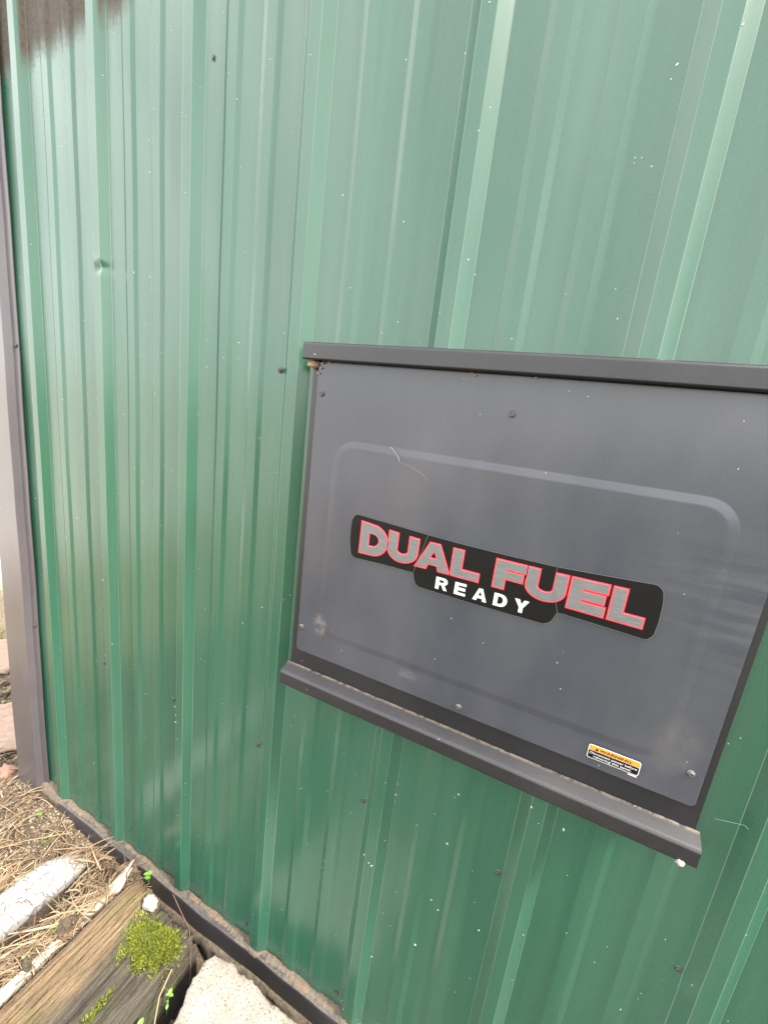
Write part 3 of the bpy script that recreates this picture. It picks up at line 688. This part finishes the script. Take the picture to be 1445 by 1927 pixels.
# ------------------------------------------------------------------ railway tie
n = NT('weathered_timber'); p = n.pos(); x_, y_, z_ = n.xyz(p)
g1 = n.noise(n.mp(p, (330, 11, 330)), 1.0, 8, 0.8); g2 = n.noise(n.mp(p, (800, 34, 800)), 1.0, 5, 0.8); bl = n.noise(n.mp(p, (16, 7, 16)), 1.0, 4)
g3 = n.noise(n.mp(p, (120, 8, 120)), 1.0, 5, 0.7, 0.3); ff = n.noise(p, 420, 4, 0.7)
wood = n.ramp(g1, (0.32, (0.042, 0.026, 0.013)), (0.44, (0.115, 0.074, 0.037)), (0.56, (0.18, 0.125, 0.065)), (0.72, (0.26, 0.19, 0.11)))
wood = n.mix(n.ramp(g2, (0.34, 0.85), (0.50, 0)), wood, (0.035, 0.024, 0.015))
wood = n.mix(n.ramp(g3, (0.36, 0.95), (0.43, 0)), wood, (0.020, 0.013, 0.008))
wood = n.mix(n.ramp(bl, (0.52, 0), (0.70, 0.5)), wood, (0.10, 0.092, 0.026))
wood = n.mix(n.math('MULTIPLY', n.ramp(ff, (0.5, 0), (0.75, 1)), 0.25), wood, (0.22, 0.17, 0.115))
red = n.noise(n.mp(p, (22, 7, 22)), 1.0, 3); wood = n.mix(n.ramp(red, (0.56, 0), (0.70, 0.5)), wood, (0.12, 0.062, 0.045))
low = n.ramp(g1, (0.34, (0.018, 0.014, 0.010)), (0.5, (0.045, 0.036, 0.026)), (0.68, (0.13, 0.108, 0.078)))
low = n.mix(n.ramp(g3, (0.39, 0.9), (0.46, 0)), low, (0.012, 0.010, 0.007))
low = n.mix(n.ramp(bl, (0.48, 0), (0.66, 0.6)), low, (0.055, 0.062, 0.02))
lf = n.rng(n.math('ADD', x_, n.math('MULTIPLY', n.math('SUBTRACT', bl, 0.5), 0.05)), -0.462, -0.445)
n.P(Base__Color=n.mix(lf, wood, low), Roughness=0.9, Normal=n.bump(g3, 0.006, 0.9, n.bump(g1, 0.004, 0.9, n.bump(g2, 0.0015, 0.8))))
TIE = n.m
# cross-section (x, z) from left foot over the top to right foot
cs = [(-0.532, -1.24), (-0.535, -1.15), (-0.534, -1.085), (-0.530, -1.060), (-0.518, -1.052), (-0.50, -1.050), (-0.475, -1.052), (-0.458, -1.056), (-0.450, -1.070), (-0.441, -1.083), (-0.425, -1.090), (-0.408, -1.096), (-0.395, -1.090), (-0.375, -1.079), (-0.360, -1.078), (-0.348, -1.086), (-0.341, -1.105), (-0.336, -1.15), (-0.335, -1.24)]
def resample(pts, m_):
    d = [0]
    for a, b in zip(pts, pts[1:]): d.append(d[-1]+math.dist(a, b))
    out = []
    for k in range(m_):
        t = d[-1]*k/(m_-1); i = max(j for j in range(len(d)) if d[j] <= t+1e-12); i = min(i, len(pts)-2)
        s = (t-d[i])/(d[i+1]-d[i]); out.append((pts[i][0]*(1-s)+pts[i+1][0]*s, pts[i][1]*(1-s)+pts[i+1][1]*s))
    return out
cs = resample(cs, 400); NY = 150; V = []; F = []
yy = [-0.058-1.15*(k/NY)**1.35 for k in range(NY+1)]
for k, y in enumerate(yy):
    for i, (x, z) in enumerate(cs):
        top = sst(-1.14, -1.07, z)
        h = 0.0035*fbm(x*75, y*3.0, 1)+0.0030*fbm(x*190, y*5, 7)
        ck = abs(((x*70+1.2*fbm(x*10, y*2.5, 9)+y*1.3) % 1)-0.5)
        if x < -0.455: h -= 0.008*max(0, 1-ck*6)*(0.4+0.6*sst(-0.25, -0.06, y)+0.5*max(0, fbm(x*30, y*2, 3)))
        e = math.exp((y+0.058)/0.016) if k < 60 else 0
        frag = 0.020*abs(fbm(x*60, 2, 5))+0.012*(((x*70) % 1) > 0.55)*(x < -0.44)
        V.append((x+0.004*fbm(z*20, y*3, 2)*0+0.0015*fbm(y*6, z*30), y-frag*math.exp((y+0.058)/0.05), z+h*top-0.010*e*top))
c = len(cs)
F = [(k*c+i, k*c+i+1, (k+1)*c+i+1, (k+1)*c+i) for k in range(NY) for i in range(c-1)]
V.append((-0.44, -0.075, -1.2)); ci = len(V)-1
me = bpy.data.meshes.new('tie'); me.from_pydata(V, [], F+[(ci, i+1, i) for i in range(c-1)]); me.update()
tie = link('railway_tie', me, TIE, smooth=True)
tag(tie, 'weathered brown railway tie with cracked grain and moss, lying end-on to the green wall', 'timber')
# moss cushions
def blades(pts, nrm, length, width, bend=0.3, seg=2, spread=0.5, dirs=None):
    """thin leaves: pts (n,3), each a tapering ribbon of seg quads ending in a tip; returns V,F(tri)"""
    n_ = len(pts); d = rng.normal(size=(n_, 3))*spread+np.asarray(nrm)
    if dirs is not None: d = dirs
    d /= np.linalg.norm(d, axis=1)[:, None]
    s = np.cross(d, rng.normal(size=(n_, 3))); s /= np.linalg.norm(s, axis=1)[:, None]
    b = np.cross(d, s); L = (length*(0.6+0.8*rng.random(n_)))[:, None]; W = (width*(0.7+0.6*rng.random(n_)))[:, None]
    be = (bend*(rng.random(n_)*2-1))[:, None]
    Vs = []
    for k in range(seg+1):
        t = k/(seg+0.0); c_ = pts+d*L*t+b*L*be*t*t
        w = W*(1-t*0.85) if seg > 1 else W*(1-t)
        Vs += [c_-s*w/2, c_+s*w/2]
    V_ = np.stack(Vs, axis=1).reshape(-1, 3); m_ = 2*(seg+1); base = (np.arange(n_)*m_)[:, None]
    Fq = np.concatenate([base+np.array([[2*k, 2*k+1, 2*k+3, 2*k+2]]) for k in range(seg)], axis=0)
    return V_, Fq
def tie_z(x, y):
    best = -1.2
    for (a, z) in cs:
        if abs(a-x) < 0.004: best = max(best, z)
    return best
mp = []; mnr = []
def moss_patch(cx, cy, rx, ry, n_, dome):
    k = 0
    while k < n_:
        a, b = random.uniform(-1.25, 1.25), random.uniform(-1.25, 1.25); r = a*a+b*b
        if r > 1+0.7*fbm(a*2.2+cx*9, b*2.2+cy*9) and not (r < 1.9 and random.random() < 0.10): continue
        x, y = cx+a*rx, cy+b*ry
        z = tie_z(x, y)+dome*max(0, 1-r)**0.5+0.004*fbm(x*60, y*60)
        mp.append((x, y, z-0.002)); mnr.append((a*0.5, b*0.5-0.15, 1.0)); k += 1
moss_patch(-0.398, -0.118, 0.052, 0.035, 13000, 0.030)
moss_patch(-0.435, -0.155, 0.012, 0.014, 160, 0.003)
for yc in (-0.215, -0.245, -0.275, -0.31): moss_patch(-0.408, yc, 0.008, 0.020, 260, 0.004)
moss_patch(-0.355, -0.30, 0.02, 0.03, 300, 0.004)
V, F = blades(np.array(mp), np.array(mnr), 0.0052, 0.0015, 0.4, 2, 0.45)
MOSSM = mat_isl('moss', ((0.0, (0.0189, 0.0297, 0.0036)), (0.4, (0.0743, 0.0972, 0.0060)), (0.75, (0.1688, 0.1917, 0.0096)), (1.0, (0.2970, 0.3105, 0.0240))), 0.7, 0.05)
tag(link('moss', np_mesh('moss', V, F), MOSSM), 'bright yellow green moss cushion growing on the railway tie by the wall', 'moss', kind='stuff')
mb = blob('moss_bed', (-0.398, -0.118, -1.090), (0.046, 0.031, 0.028), mat_plain('moss_bed_dark', (0.035, 0.045, 0.010), 0.95, 200, 0.4, 0.002), None, 1.0); keep(mb, tie)

# ------------------------------------------------------------------ birch log
n = NT('birch_bark'); p = n.pos()
cr_ = n.noise(n.mp(p, (30, 130, 30)), 1.0, 6, 0.75, 0.4); c2_ = n.noise(n.mp(p, (60, 22, 60)), 1.0, 5, 0.7, 1.0)
ed = n.vor(n.mp(p, (38, 60, 38)), 1.0, 'DISTANCE_TO_EDGE').outputs['Distance']
ln = n.ramp(n.math('ADD', ed, n.math('MULTIPLY', n.math('SUBTRACT', c2_, 0.5), 0.25)), (0.0, 0.95), (0.05, 0))
col = n.mix(n.ramp(cr_, (0.58, 0), (0.70, 0.55)), (0.235, 0.222, 0.218), (0.10, 0.08, 0.07))
col = n.mix(ln, col, (0.055, 0.04, 0.035)); dd = n.noise(n.mp(p, (40, 170, 40)), 1.0, 5, 0.8); col = n.mix(n.ramp(dd, (0.62, 0), (0.68, 0.85)), col, (0.07, 0.05, 0.04))
n.P(Base__Color=col, Roughness=0.7, Normal=n.bump(cr_, 0.0015, 0.6)); BIRCH = n.m
V = []; F = []; NS, NR = 90, 56
for k in range(NS+1):
    s = k/NS; y = -0.056-0.95*s**1.8
    q_ = min(1, (-(y+0.056))/0.085); tp = (1-(1-q_)**1.7)**0.72; r = 0.0400*(0.10+0.90*tp) if k else 0.001
    cx = -0.727+0.010*math.sin(y*4)+0.016*(1-tp); cz = -1.122-0.012*(1-tp)
    for i in range(NR):
        a = 6.28319*i/NR; rr = r*(1+0.07*fbm(math.cos(a)*1.3, math.sin(a)*1.3, y*8)+0.035*fbm(math.cos(a)*4, math.sin(a)*4, y*50))
        V.append((cx+rr*math.cos(a), y, cz+rr*math.sin(a)*0.97))
F = [(k*NR+i, k*NR+(i+1) % NR, (k+1)*NR+(i+1) % NR, (k+1)*NR+i) for k in range(NS) for i in range(NR)]
lg = link('birch_log', np_mesh('birch_log', V, F), BIRCH, smooth=True)
tag(lg, 'white birch log with thin dark cracks lying in the straw at the left', 'log')
blob('knot', (-0.706, -0.098, -1.088), (0.0055, 0.0045, 0.0035), mat_plain('knot_brown', (0.22, 0.12, 0.09), 0.9), lg, 7.0)

# ------------------------------------------------------------------ white pipe, pebble, slab
PIPE = NT('white_plastic'); _p = PIPE.pos(); _d = PIPE.noise(_p, 60, 5, 0.7)
PIPE.P(Base__Color=PIPE.mix(PIPE.ramp(_d, (0.5, 0), (0.75, 0.6)), (0.32, 0.31, 0.27), (0.12, 0.09, 0.06)), Roughness=0.4); PIPE = PIPE.m
def tube(name, a, b, r, mat, n_=24, bend=0.0, wall=0.0022):
    bm = bmesh.new(); a, b = Vector(a), Vector(b); d = (b-a); L = d.length; d.normalize()
    s = d.cross(Vector((0, 0, 1))).normalized(); u = s.cross(d); rings = []
    path = [a+d*L*t+Vector((bend*math.sin(t*3.14), 0, 0)) for t in np.linspace(0, 1, 14)]
    for ri, pts in ((r, path), (r-wall, path[::-1])):
        for c0 in pts: rings.append([bm.verts.new(c0+s*ri*math.cos(6.28319*i/n_)+u*ri*math.sin(6.28319*i/n_)) for i in range(n_)])
    for q, w in zip(rings, rings[1:]+rings[:1]):
        for i in range(n_): j = (i+1) % n_; bm.faces.new((q[i], q[j], w[j], w[i]))
    return bm_obj(name, bm, mat, smooth=True)
t_ = tube('plastic_pipe', (-0.572, -0.096, -1.106), (-0.580, -0.95, -1.108), 0.0128, PIPE, bend=-0.004)
tag(t_, 'white plastic pipe half buried in straw along the left side of the railway tie', 'pipe')
sp = []
for (x, y, z, h) in ((-0.566, -0.085, -1.098, .010), (-0.574, -0.076, -1.09, .006)):
    bm = bmesh.new()
    V = [(x-.008, y-.03, z-.006), (x+.007, y-.032, z-.008), (x+.010, y+.005, z+.004), (x-.001, y+.042, z+.022), (x-.009, y+.006, z+.002)]
    lo = [bm.verts.new(v) for v in V]; hi = [bm.verts.new((v[0], v[1], v[2]+.004)) for v in V]
    bm.faces.new(lo); bm.faces.new(hi)
    for i in range(5): j = (i+1) % 5; bm.faces.new((lo[i], lo[j], hi[j], hi[i]))
    sp.append(bm_obj('wood_splinter', bm, mat_plain('pale_splinter', (0.24, 0.20, 0.16), 0.8, 200, 0.3)))
tag(sp[0], 'lower pale wood splinter lying on the end of the white pipe', 'splinter', 'pale splinters at the pipe end')
tag(sp[1], 'upper pale pointed wood splinter nearest the wall above the white pipe end', 'splinter', 'pale splinters at the pipe end')
pb = blob('pebble', (-0.450, -0.084, -1.047), (0.0170, 0.0125, 0.0115), LIME, None, 9.0, 3, 0.4)
tag(pb, 'rough white pebble sitting above the moss on the railway tie', 'pebble')
n = NT('pitted_white_stone'); p = n.pos()
pit = n.noise(n.mp(p, (1, 1, 1)), 290, 4, 0.75); big = n.noise(p, 12, 5, 0.7); cr_ = n.vor(p, 9, 'DISTANCE_TO_EDGE').outputs['Distance']
col = n.mix(n.ramp(pit, (0.36, 0.9), (0.47, 0)), n.mix(n.ramp(big, (0.4, 0), (0.7, 1)), (0.215, 0.19, 0.165), (0.14, 0.115, 0.095)), (0.035, 0.026, 0.02))
n.P(Base__Color=col, Roughness=0.9, Normal=n.bump(pit, 0.0012, 0.9)); STONE = n.m
out = [(-0.290, -0.078), (-0.282, -0.066), (-0.258, -0.063), (-0.235, -0.060), (-0.215, -0.066), (-0.195, -0.060), (-0.17, -0.064), (-0.14, -0.070), (-0.10, -0.068), (-0.05, -0.066), (-0.01, -0.070), (0.005, -0.12), (0.0, -0.30), (-0.03, -0.34), (-0.12, -0.345), (-0.235, -0.34), (-0.248, -0.31), (-0.262, -0.20), (-0.276, -0.150), (-0.289, -0.115)]
den = []
for a, b in zip(out, out[1:]+out[:1]):
    m_ = max(1, int(math.dist(a, b)/0.006))
    for k in range(m_): s = k/m_; den.append((a[0]*(1-s)+b[0]*s, a[1]*(1-s)+b[1]*s))
cx, cy = -0.13, -0.20; bm = bmesh.new(); rings = []
for (f, z) in ((0.985, -1.150), (1.0, -1.10), (0.998, -1.087), (0.992, -1.081), (0.975, -1.0785), (0.93, -1.078), (0.8, -1.078), (0.6, -1.078), (0.3, -1.078)):
    ring = []
    for i, (x, y) in enumerate(den):
        w = 0.0030*fbm(x*33, y*33, 3)+0.0028*fbm(x*150, y*150, 5); dx, dy = x-cx, y-cy; L = math.hypot(dx, dy)
        k = f+(w/L if f > 0.9 else 0)
        px, py = cx+dx*k, cy+dy*k; ring.append(bm.verts.new((px, py, z+0.0016*fbm(px*25, py*25, 1)+0.0008*fbm(px*120, py*120, 2))))
    rings.append(ring)
for a, b in zip(rings, rings[1:]):
    for i in range(len(a)): j = (i+1) % len(a); bm.faces.new((a[i], a[j], b[j], b[i]))
bm.faces.new(rings[-1])
tag(bm_obj('stone_slab', bm, STONE, smooth=True), 'off white pitted stone slab lying against the foot of the green wall', 'slab')

# stones beyond the corner post
SAND = mat_plain('pinkish_sandstone', (0.24, 0.165, 0.125), 0.95, 60, 0.2, 0.002)
for i, (x, y, z, s, lab) in enumerate((((-1.40), 0.085, -1.158, (0.16, 0.10, 0.022), 'flat pinkish sandstone just beyond the foot of the corner trim'),
        (-1.86, 0.27, -1.160, (0.15, 0.11, 0.02), 'flat pinkish sandstone farther behind the corner trim, past the wood chips'))):
    bm = bmesh.new(); bmesh.ops.create_icosphere(bm, subdivisions=4, radius=1)
    for v in bm.verts:
        v.co.z = max(-0.6, min(0.55, v.co.z)); k = 1+0.25*fbm(v.co.x*1.2+i*5, v.co.y*1.2, 1)
        v.co = Vector((x+v.co.x*s[0]*k, y+v.co.y*s[1]*k, z+v.co.z*s[2]+0.002*fbm(v.co.x*6, v.co.y*6, i)))
    tag(bm_obj('flat_stone', bm, SAND, smooth=True), lab, 'stone')
br = blob('brick_fragment', (-1.172, -0.020, -1.150), (0.026, 0.020, 0.020), mat_plain('old_brick', (0.17, 0.085, 0.065), 0.9, 90, 0.3, 0.002), None, 4.0, 3, 0.5)
tag(br, 'pinkish broken brick fragment in the dirt at the foot of the corner trim', 'brick')

# ------------------------------------------------------------------ straw, chips, weeds
def inside_solid(x, y):
    if -0.537 < x < -0.333: return True
    if x > -0.295: return True
    if -0.768 < x < -0.675 and y < -0.10: return True
    return False
N = 5200; pts = []; dr = []
while len(pts) < N:
    x = random.uniform(-1.75, -0.30); y = random.uniform(-0.62, 0.30)
    if inside_solid(x, y) or (x > -1.10 and y > -0.028): continue
    dn = 0.42+1.15*fbm(x*8, y*8, 11)
    if x < -1.2: dn *= 0.35
    if -0.34 < x: dn *= 0.1
    if random.random() > dn: continue
    a = random.gauss(1.35, 0.42) if random.random() < 0.6 else random.uniform(0, 3.14)
    if x > -0.70: a = random.gauss(1.45, 0.4) if random.random() < 0.7 else random.uniform(0, 3.14)
    lift = abs(random.gauss(0.05, 0.10))
    dr.append((math.cos(a)*math.cos(lift), math.sin(a)*math.cos(lift)*(1 if y < -0.12 else -1), math.sin(lift)))
    pts.append((x, y, gz(x, y)+random.uniform(0.001, 0.024)))
for (cx_, cy_, sx_, sy_, n_) in ((-0.576, -0.178, 0.018, 0.016, 150), (-0.580, -0.250, 0.016, 0.004, 26), (-0.572, -0.100, 0.016, 0.008, 40), (-0.60, -0.14, 0.02, 0.03, 110), (-0.61, -0.24, 0.02, 0.03, 110), (-0.585, -0.35, 0.01, 0.02, 8), (-0.700, -0.070, 0.018, 0.012, 30)):
    for _ in range(n_):                      # litter heaped over the half-buried pipe
        a = random.gauss(0.9, 0.6) if random.random() < 0.6 else random.uniform(0, 3.14); lift = random.gauss(0.02, 0.12)
        x = random.gauss(cx_, sx_); y = random.gauss(cy_, sy_)
        if x > -0.548: continue
        pts.append((x, y, -1.108+random.uniform(0.0, 0.022))); dr.append((math.cos(a)*math.cos(lift), math.sin(a)*math.cos(lift), math.sin(lift)))
def stalks(pts, dr, Lr, Rr, seg=4, bend=0.12):
    pts = np.array(pts); dr = np.array(dr); n_ = len(pts)
    s = np.cross(dr, (0, 0, 1.0)); s /= np.linalg.norm(s, axis=1)[:, None]; u = np.cross(s, dr)
    L = (Lr[0]+(Lr[1]-Lr[0])*rng.random(n_)**2)[:, None]; r = (Rr[0]+(Rr[1]-Rr[0])*rng.random(n_)**2)[:, None]
    bh = (bend*rng.normal(size=n_))[:, None]; Vs = []
    for k in range(seg+1):
        t = k/seg-0.5; c_ = pts+dr*L*t+s*bh*L*(t*t*2)-np.array([0, 0, 1.0])*L*0.10*(t*t*4)
        rr = r*(1-0.55*abs(t)*1.2)
        for q in range(3):
            a = 2.0944*q; Vs.append(c_+s*rr*math.cos(a)+u*rr*0.6*math.sin(a))
    V_ = np.stack(Vs, 1).reshape(-1, 3); m_ = 3*(seg+1); base = (np.arange(n_)*m_)[:, None]; Fs = []
    for k in range(seg):
        for q in range(3):
            w = (q+1) % 3; Fs.append(base+np.array([[3*k+q, 3*k+w, 3*k+3+w, 3*k+3+q]]))
    return V_, np.concatenate(Fs, 0)
V, F = stalks(pts, dr, (0.02, 0.17), (0.0007, 0.0026))
STRAW = mat_isl('dry_straw', ((0.0, (0.0612, 0.0354, 0.0186)), (0.3, (0.1346, 0.0856, 0.0465)), (0.65, (0.2081, 0.1446, 0.0821)), (0.9, (0.2693, 0.2037, 0.1286)), (1.0, (0.3060, 0.2539, 0.1806))), 0.6, 0.25)
tag(link('dry_straw', np_mesh('dry_straw', V, F), STRAW, smooth=True), 'dry tan straw and grass litter covering the ground beside the wall', 'straw', kind='stuff')
# long single stems lying on top
def stem(name, pts, r, label, group=None, mat=STRAW):
    o = thread(name, pts, r, mat, None); tag(o, label, 'grass stem', group); return o
stem('grass_stem', [(-0.97, -0.20, -1.145), (-0.88, -0.11, -1.125), (-0.80, -0.045, -1.115)], 0.0011, 'long pale straight grass stem lying on the straw above the birch log')
stem('grass_stem', [(-0.830, -0.04, -1.13), (-0.815, -0.050, -1.105), (-0.800, -0.055, -1.080)], 0.0014, 'short thick tan stem standing upright against the base trim')
stem('grass_stem', [(-0.78, -0.10, -1.10), (-0.735, -0.085, -1.082), (-0.69, -0.06, -1.075)], 0.0010, 'thin dry stem lying across the tip of the birch log')
stem('grass_stem', [(-0.665, -0.155, -1.125), (-0.62, -0.135, -1.105), (-0.575, -0.130, -1.094)], 0.0022, 'orange tan split stem crossing towards the white pipe')
stem('grass_stem', [(-0.30, -0.195, -1.12), (-0.325, -0.160, -1.09), (-0.335, -0.125, -1.08)], 0.0013, 'thin straw stem leaning in the dark gap between tie and slab')
# crumbs of bark, soil and grit
N = 9000; Vs = []; Fs = []; cube = np.array([(-1, -1, -1), (1, -1, -1), (1, 1, -1), (-1, 1, -1), (-.7, -.7, 1), (.8, -.6, 1), (.6, .8, 1), (-.8, .7, 1)], float)*0.5
cf = np.array([(0, 1, 5, 4), (1, 2, 6, 5), (2, 3, 7, 6), (3, 0, 4, 7), (4, 5, 6, 7), (3, 2, 1, 0)])
k = 0
def chip(x, y, z, sx, sy, sz):
    global k
    a, b, c_ = rng.random(3)*6.28; Rm = np.array(Matrix.Rotation(a, 3, 'Z') @ Matrix.Rotation(0.5*math.sin(b), 3, 'X') @ Matrix.Rotation(0.5*math.sin(c_), 3, 'Y'))
    Vs.append((cube*(sx, sy, sz)*(0.8+0.4*rng.random((8, 3)))) @ Rm.T+(x, y, z)); Fs.append(cf+8*k); k += 1
cnt = 0
while cnt < N:
    q = random.random()
    if q < 0.30: x, y = random.gauss(-0.97, 0.08), random.gauss(-0.04, 0.05)
    elif q < 0.55: x, y = random.uniform(-0.92, -0.52), -0.022-abs(random.gauss(0, 0.035))
    elif q < 0.75: x, y = random.uniform(-1.9, -1.10), random.uniform(-0.35, 0.35)
    else: x, y = random.uniform(-1.2, -0.25), random.uniform(-0.6, -0.02)
    if inside_solid(x, y) and random.random() > 0.0: 
        if not (-0.337 < x < -0.29): continue
    if x > -1.0 and y > -0.022: continue
    if -1.095 < x <= -0.97 and y > -0.026: continue
    s = random.uniform(0.0012, 0.0045) if q < 0.55 else random.uniform(0.0015, 0.007)
    if x < -1.15: s *= 1.7
    chip(x, y, gz(x, y)+s*0.3, s*random.uniform(1, 2.6), s, s*0.6); cnt += 1
for _ in range(500):     # coarse chips and bark beyond the post
    x, y = random.uniform(-2.0, -1.16), random.uniform(-0.1, 0.38)
    if (x+1.40)**2/0.028+(y-0.085)**2/0.011 < 1: continue
    s = random.uniform(0.006, 0.013); chip(x, y, gz(x, y)+0.008, s*random.uniform(1.5, 4), s, s*0.4)
CHIP = mat_isl('bark_and_grit', ((0.0, (0.0225, 0.0151, 0.0090)), (0.35, (0.0630, 0.0432, 0.0245)), (0.65, (0.1170, 0.0821, 0.0490)), (0.88, (0.1710, 0.1339, 0.0898)), (1.0, (0.2475, 0.2160, 0.1714))), 0.9, 0.2)
tag(link('bark_litter', np_mesh('bark_litter', np.concatenate(Vs), np.concatenate(Fs)), CHIP), 'brown bark crumbs and grit over the soil along the wall foot', 'bark litter', kind='stuff')
# green grass blades among the straw and by the far left
pts = []
for (cx, cy, r_, n_) in ((-0.640, -0.170, 0.018, 26), (-0.625, -0.215, 0.020, 30), (-0.60, -0.20, 0.012, 20), (-0.715, -0.255, 0.03, 30), (-0.86, -0.075, 0.012, 14), (-0.605, -0.105, 0.014, 22), (-1.98, 0.34, 0.20, 700), (-2.4, 0.50, 0.25, 500), (-0.66, -0.30, 0.04, 60), (-0.60, -0.262, 0.012, 30)):
    for _ in range(n_): x, y = random.gauss(cx, r_/2), random.gauss(cy, r_/2); pts.append((x, y, gz(x, y)))
V, F = blades(np.array(pts), np.array((0, 0, 1.0)), 0.030, 0.0022, 0.5, 2, 0.45)
tag(link('green_grass', np_mesh('green_grass', V, F), mat_isl('grass_green', ((0, (0.0600, 0.1020, 0.0180)), (0.5, (0.1200, 0.1800, 0.0360)), (1, (0.2160, 0.2280, 0.0720))), 0.6, 0.0)), 'short fresh green grass blades poking through the straw', 'grass', kind='stuff')
# small weeds
LEAFM = mat_isl('weed_leaf', ((0, (0.06, 0.15, 0.018)), (0.6, (0.10, 0.21, 0.025)), (1, (0.15, 0.26, 0.04))), 0.5, 0.0)
def leaf_mesh(L=0.010, W=0.007):
    bm = bmesh.new(); rows = []
    for k in range(6):
        t = k/5; w = W*0.5*math.sin(math.pi*min(1, t*0.93+0.05))**0.8
        rows.append([bm.verts.new((s*w, L*t, 0.0016*abs(s)-0.003*t*t+0.0005)) for s in (-1, 0, 1)])
    for a, b in zip(rows, rows[1:]):
        for i in range(2): bm.faces.new((a[i], a[i+1], b[i+1], b[i]))
    me = bpy.data.meshes.new('leaf'); bm.to_mesh(me); bm.free(); me.materials.append(LEAFM); me.shade_smooth(); return me
LM = leaf_mesh()
def weed(x, y, z, h, leaves, label, lean=(0, 0), size=1.0):
    w = empty('weed_seedling', (x, y, z), label, 'weed')
    th = thread('stem', [(x, y, z), (x+lean[0]*0.5, y+lean[1]*0.5, z+h*0.6), (x+lean[0], y+lean[1], z+h)], 0.0005, LEAFM, w)
    for i in range(leaves):
        o = bpy.data.objects.new('leaf', LM); COL.objects.link(o); o.parent = w
        t = 1-0.45*(i//3)/max(1, leaves//3); a = i*2.4+random.random()*0.6
        o.location = (lean[0]*t, lean[1]*t, h*t); o.rotation_euler = (random.uniform(-0.1, 0.7), 0, a); s = size*random.uniform(0.8, 1.2); o.scale = (s, s, s)
weed(-0.500, -0.052, -1.062, 0.022, 8, 'bright green seedling squeezed between the tie end and the base trim')
weed(-0.93, -0.055, gz(-0.93, -0.055), 0.018, 4, 'bright green seedling in the dirt below the rusted corner', size=0.8)
weed(-0.318, -0.150, -1.15, 0.050, 5, 'small green weed in the dark gap between tie and slab, nearer the wall', (0.002, 0.004), 0.9)
weed(-0.318, -0.205, -1.15, 0.055, 8, 'leafy green weed in the dark gap at the bottom edge of the photo', (-0.004, 0.0), 1.3)
weed(-1.20, -0.05, gz(-1.2, -.05), 0.02, 5, 'green seedling left of the broken brick', size=1.3)
# roots hanging at the tie end
ROOT = mat_plain('reddish_root', (0.085, 0.045, 0.03), 0.8, 200, 0.3)
rt = thread('root', [(-0.425, -0.050, -1.045), (-0.395, -0.055, -1.065), (-0.360, -0.062, -1.080), (-0.338, -0.078, -1.105), (-0.325, -0.088, -1.14), (-0.315, -0.10, -1.17)], 0.0008, ROOT, None)
tag(rt, 'thin reddish root trailing from the tie end into the dark gap', 'root')
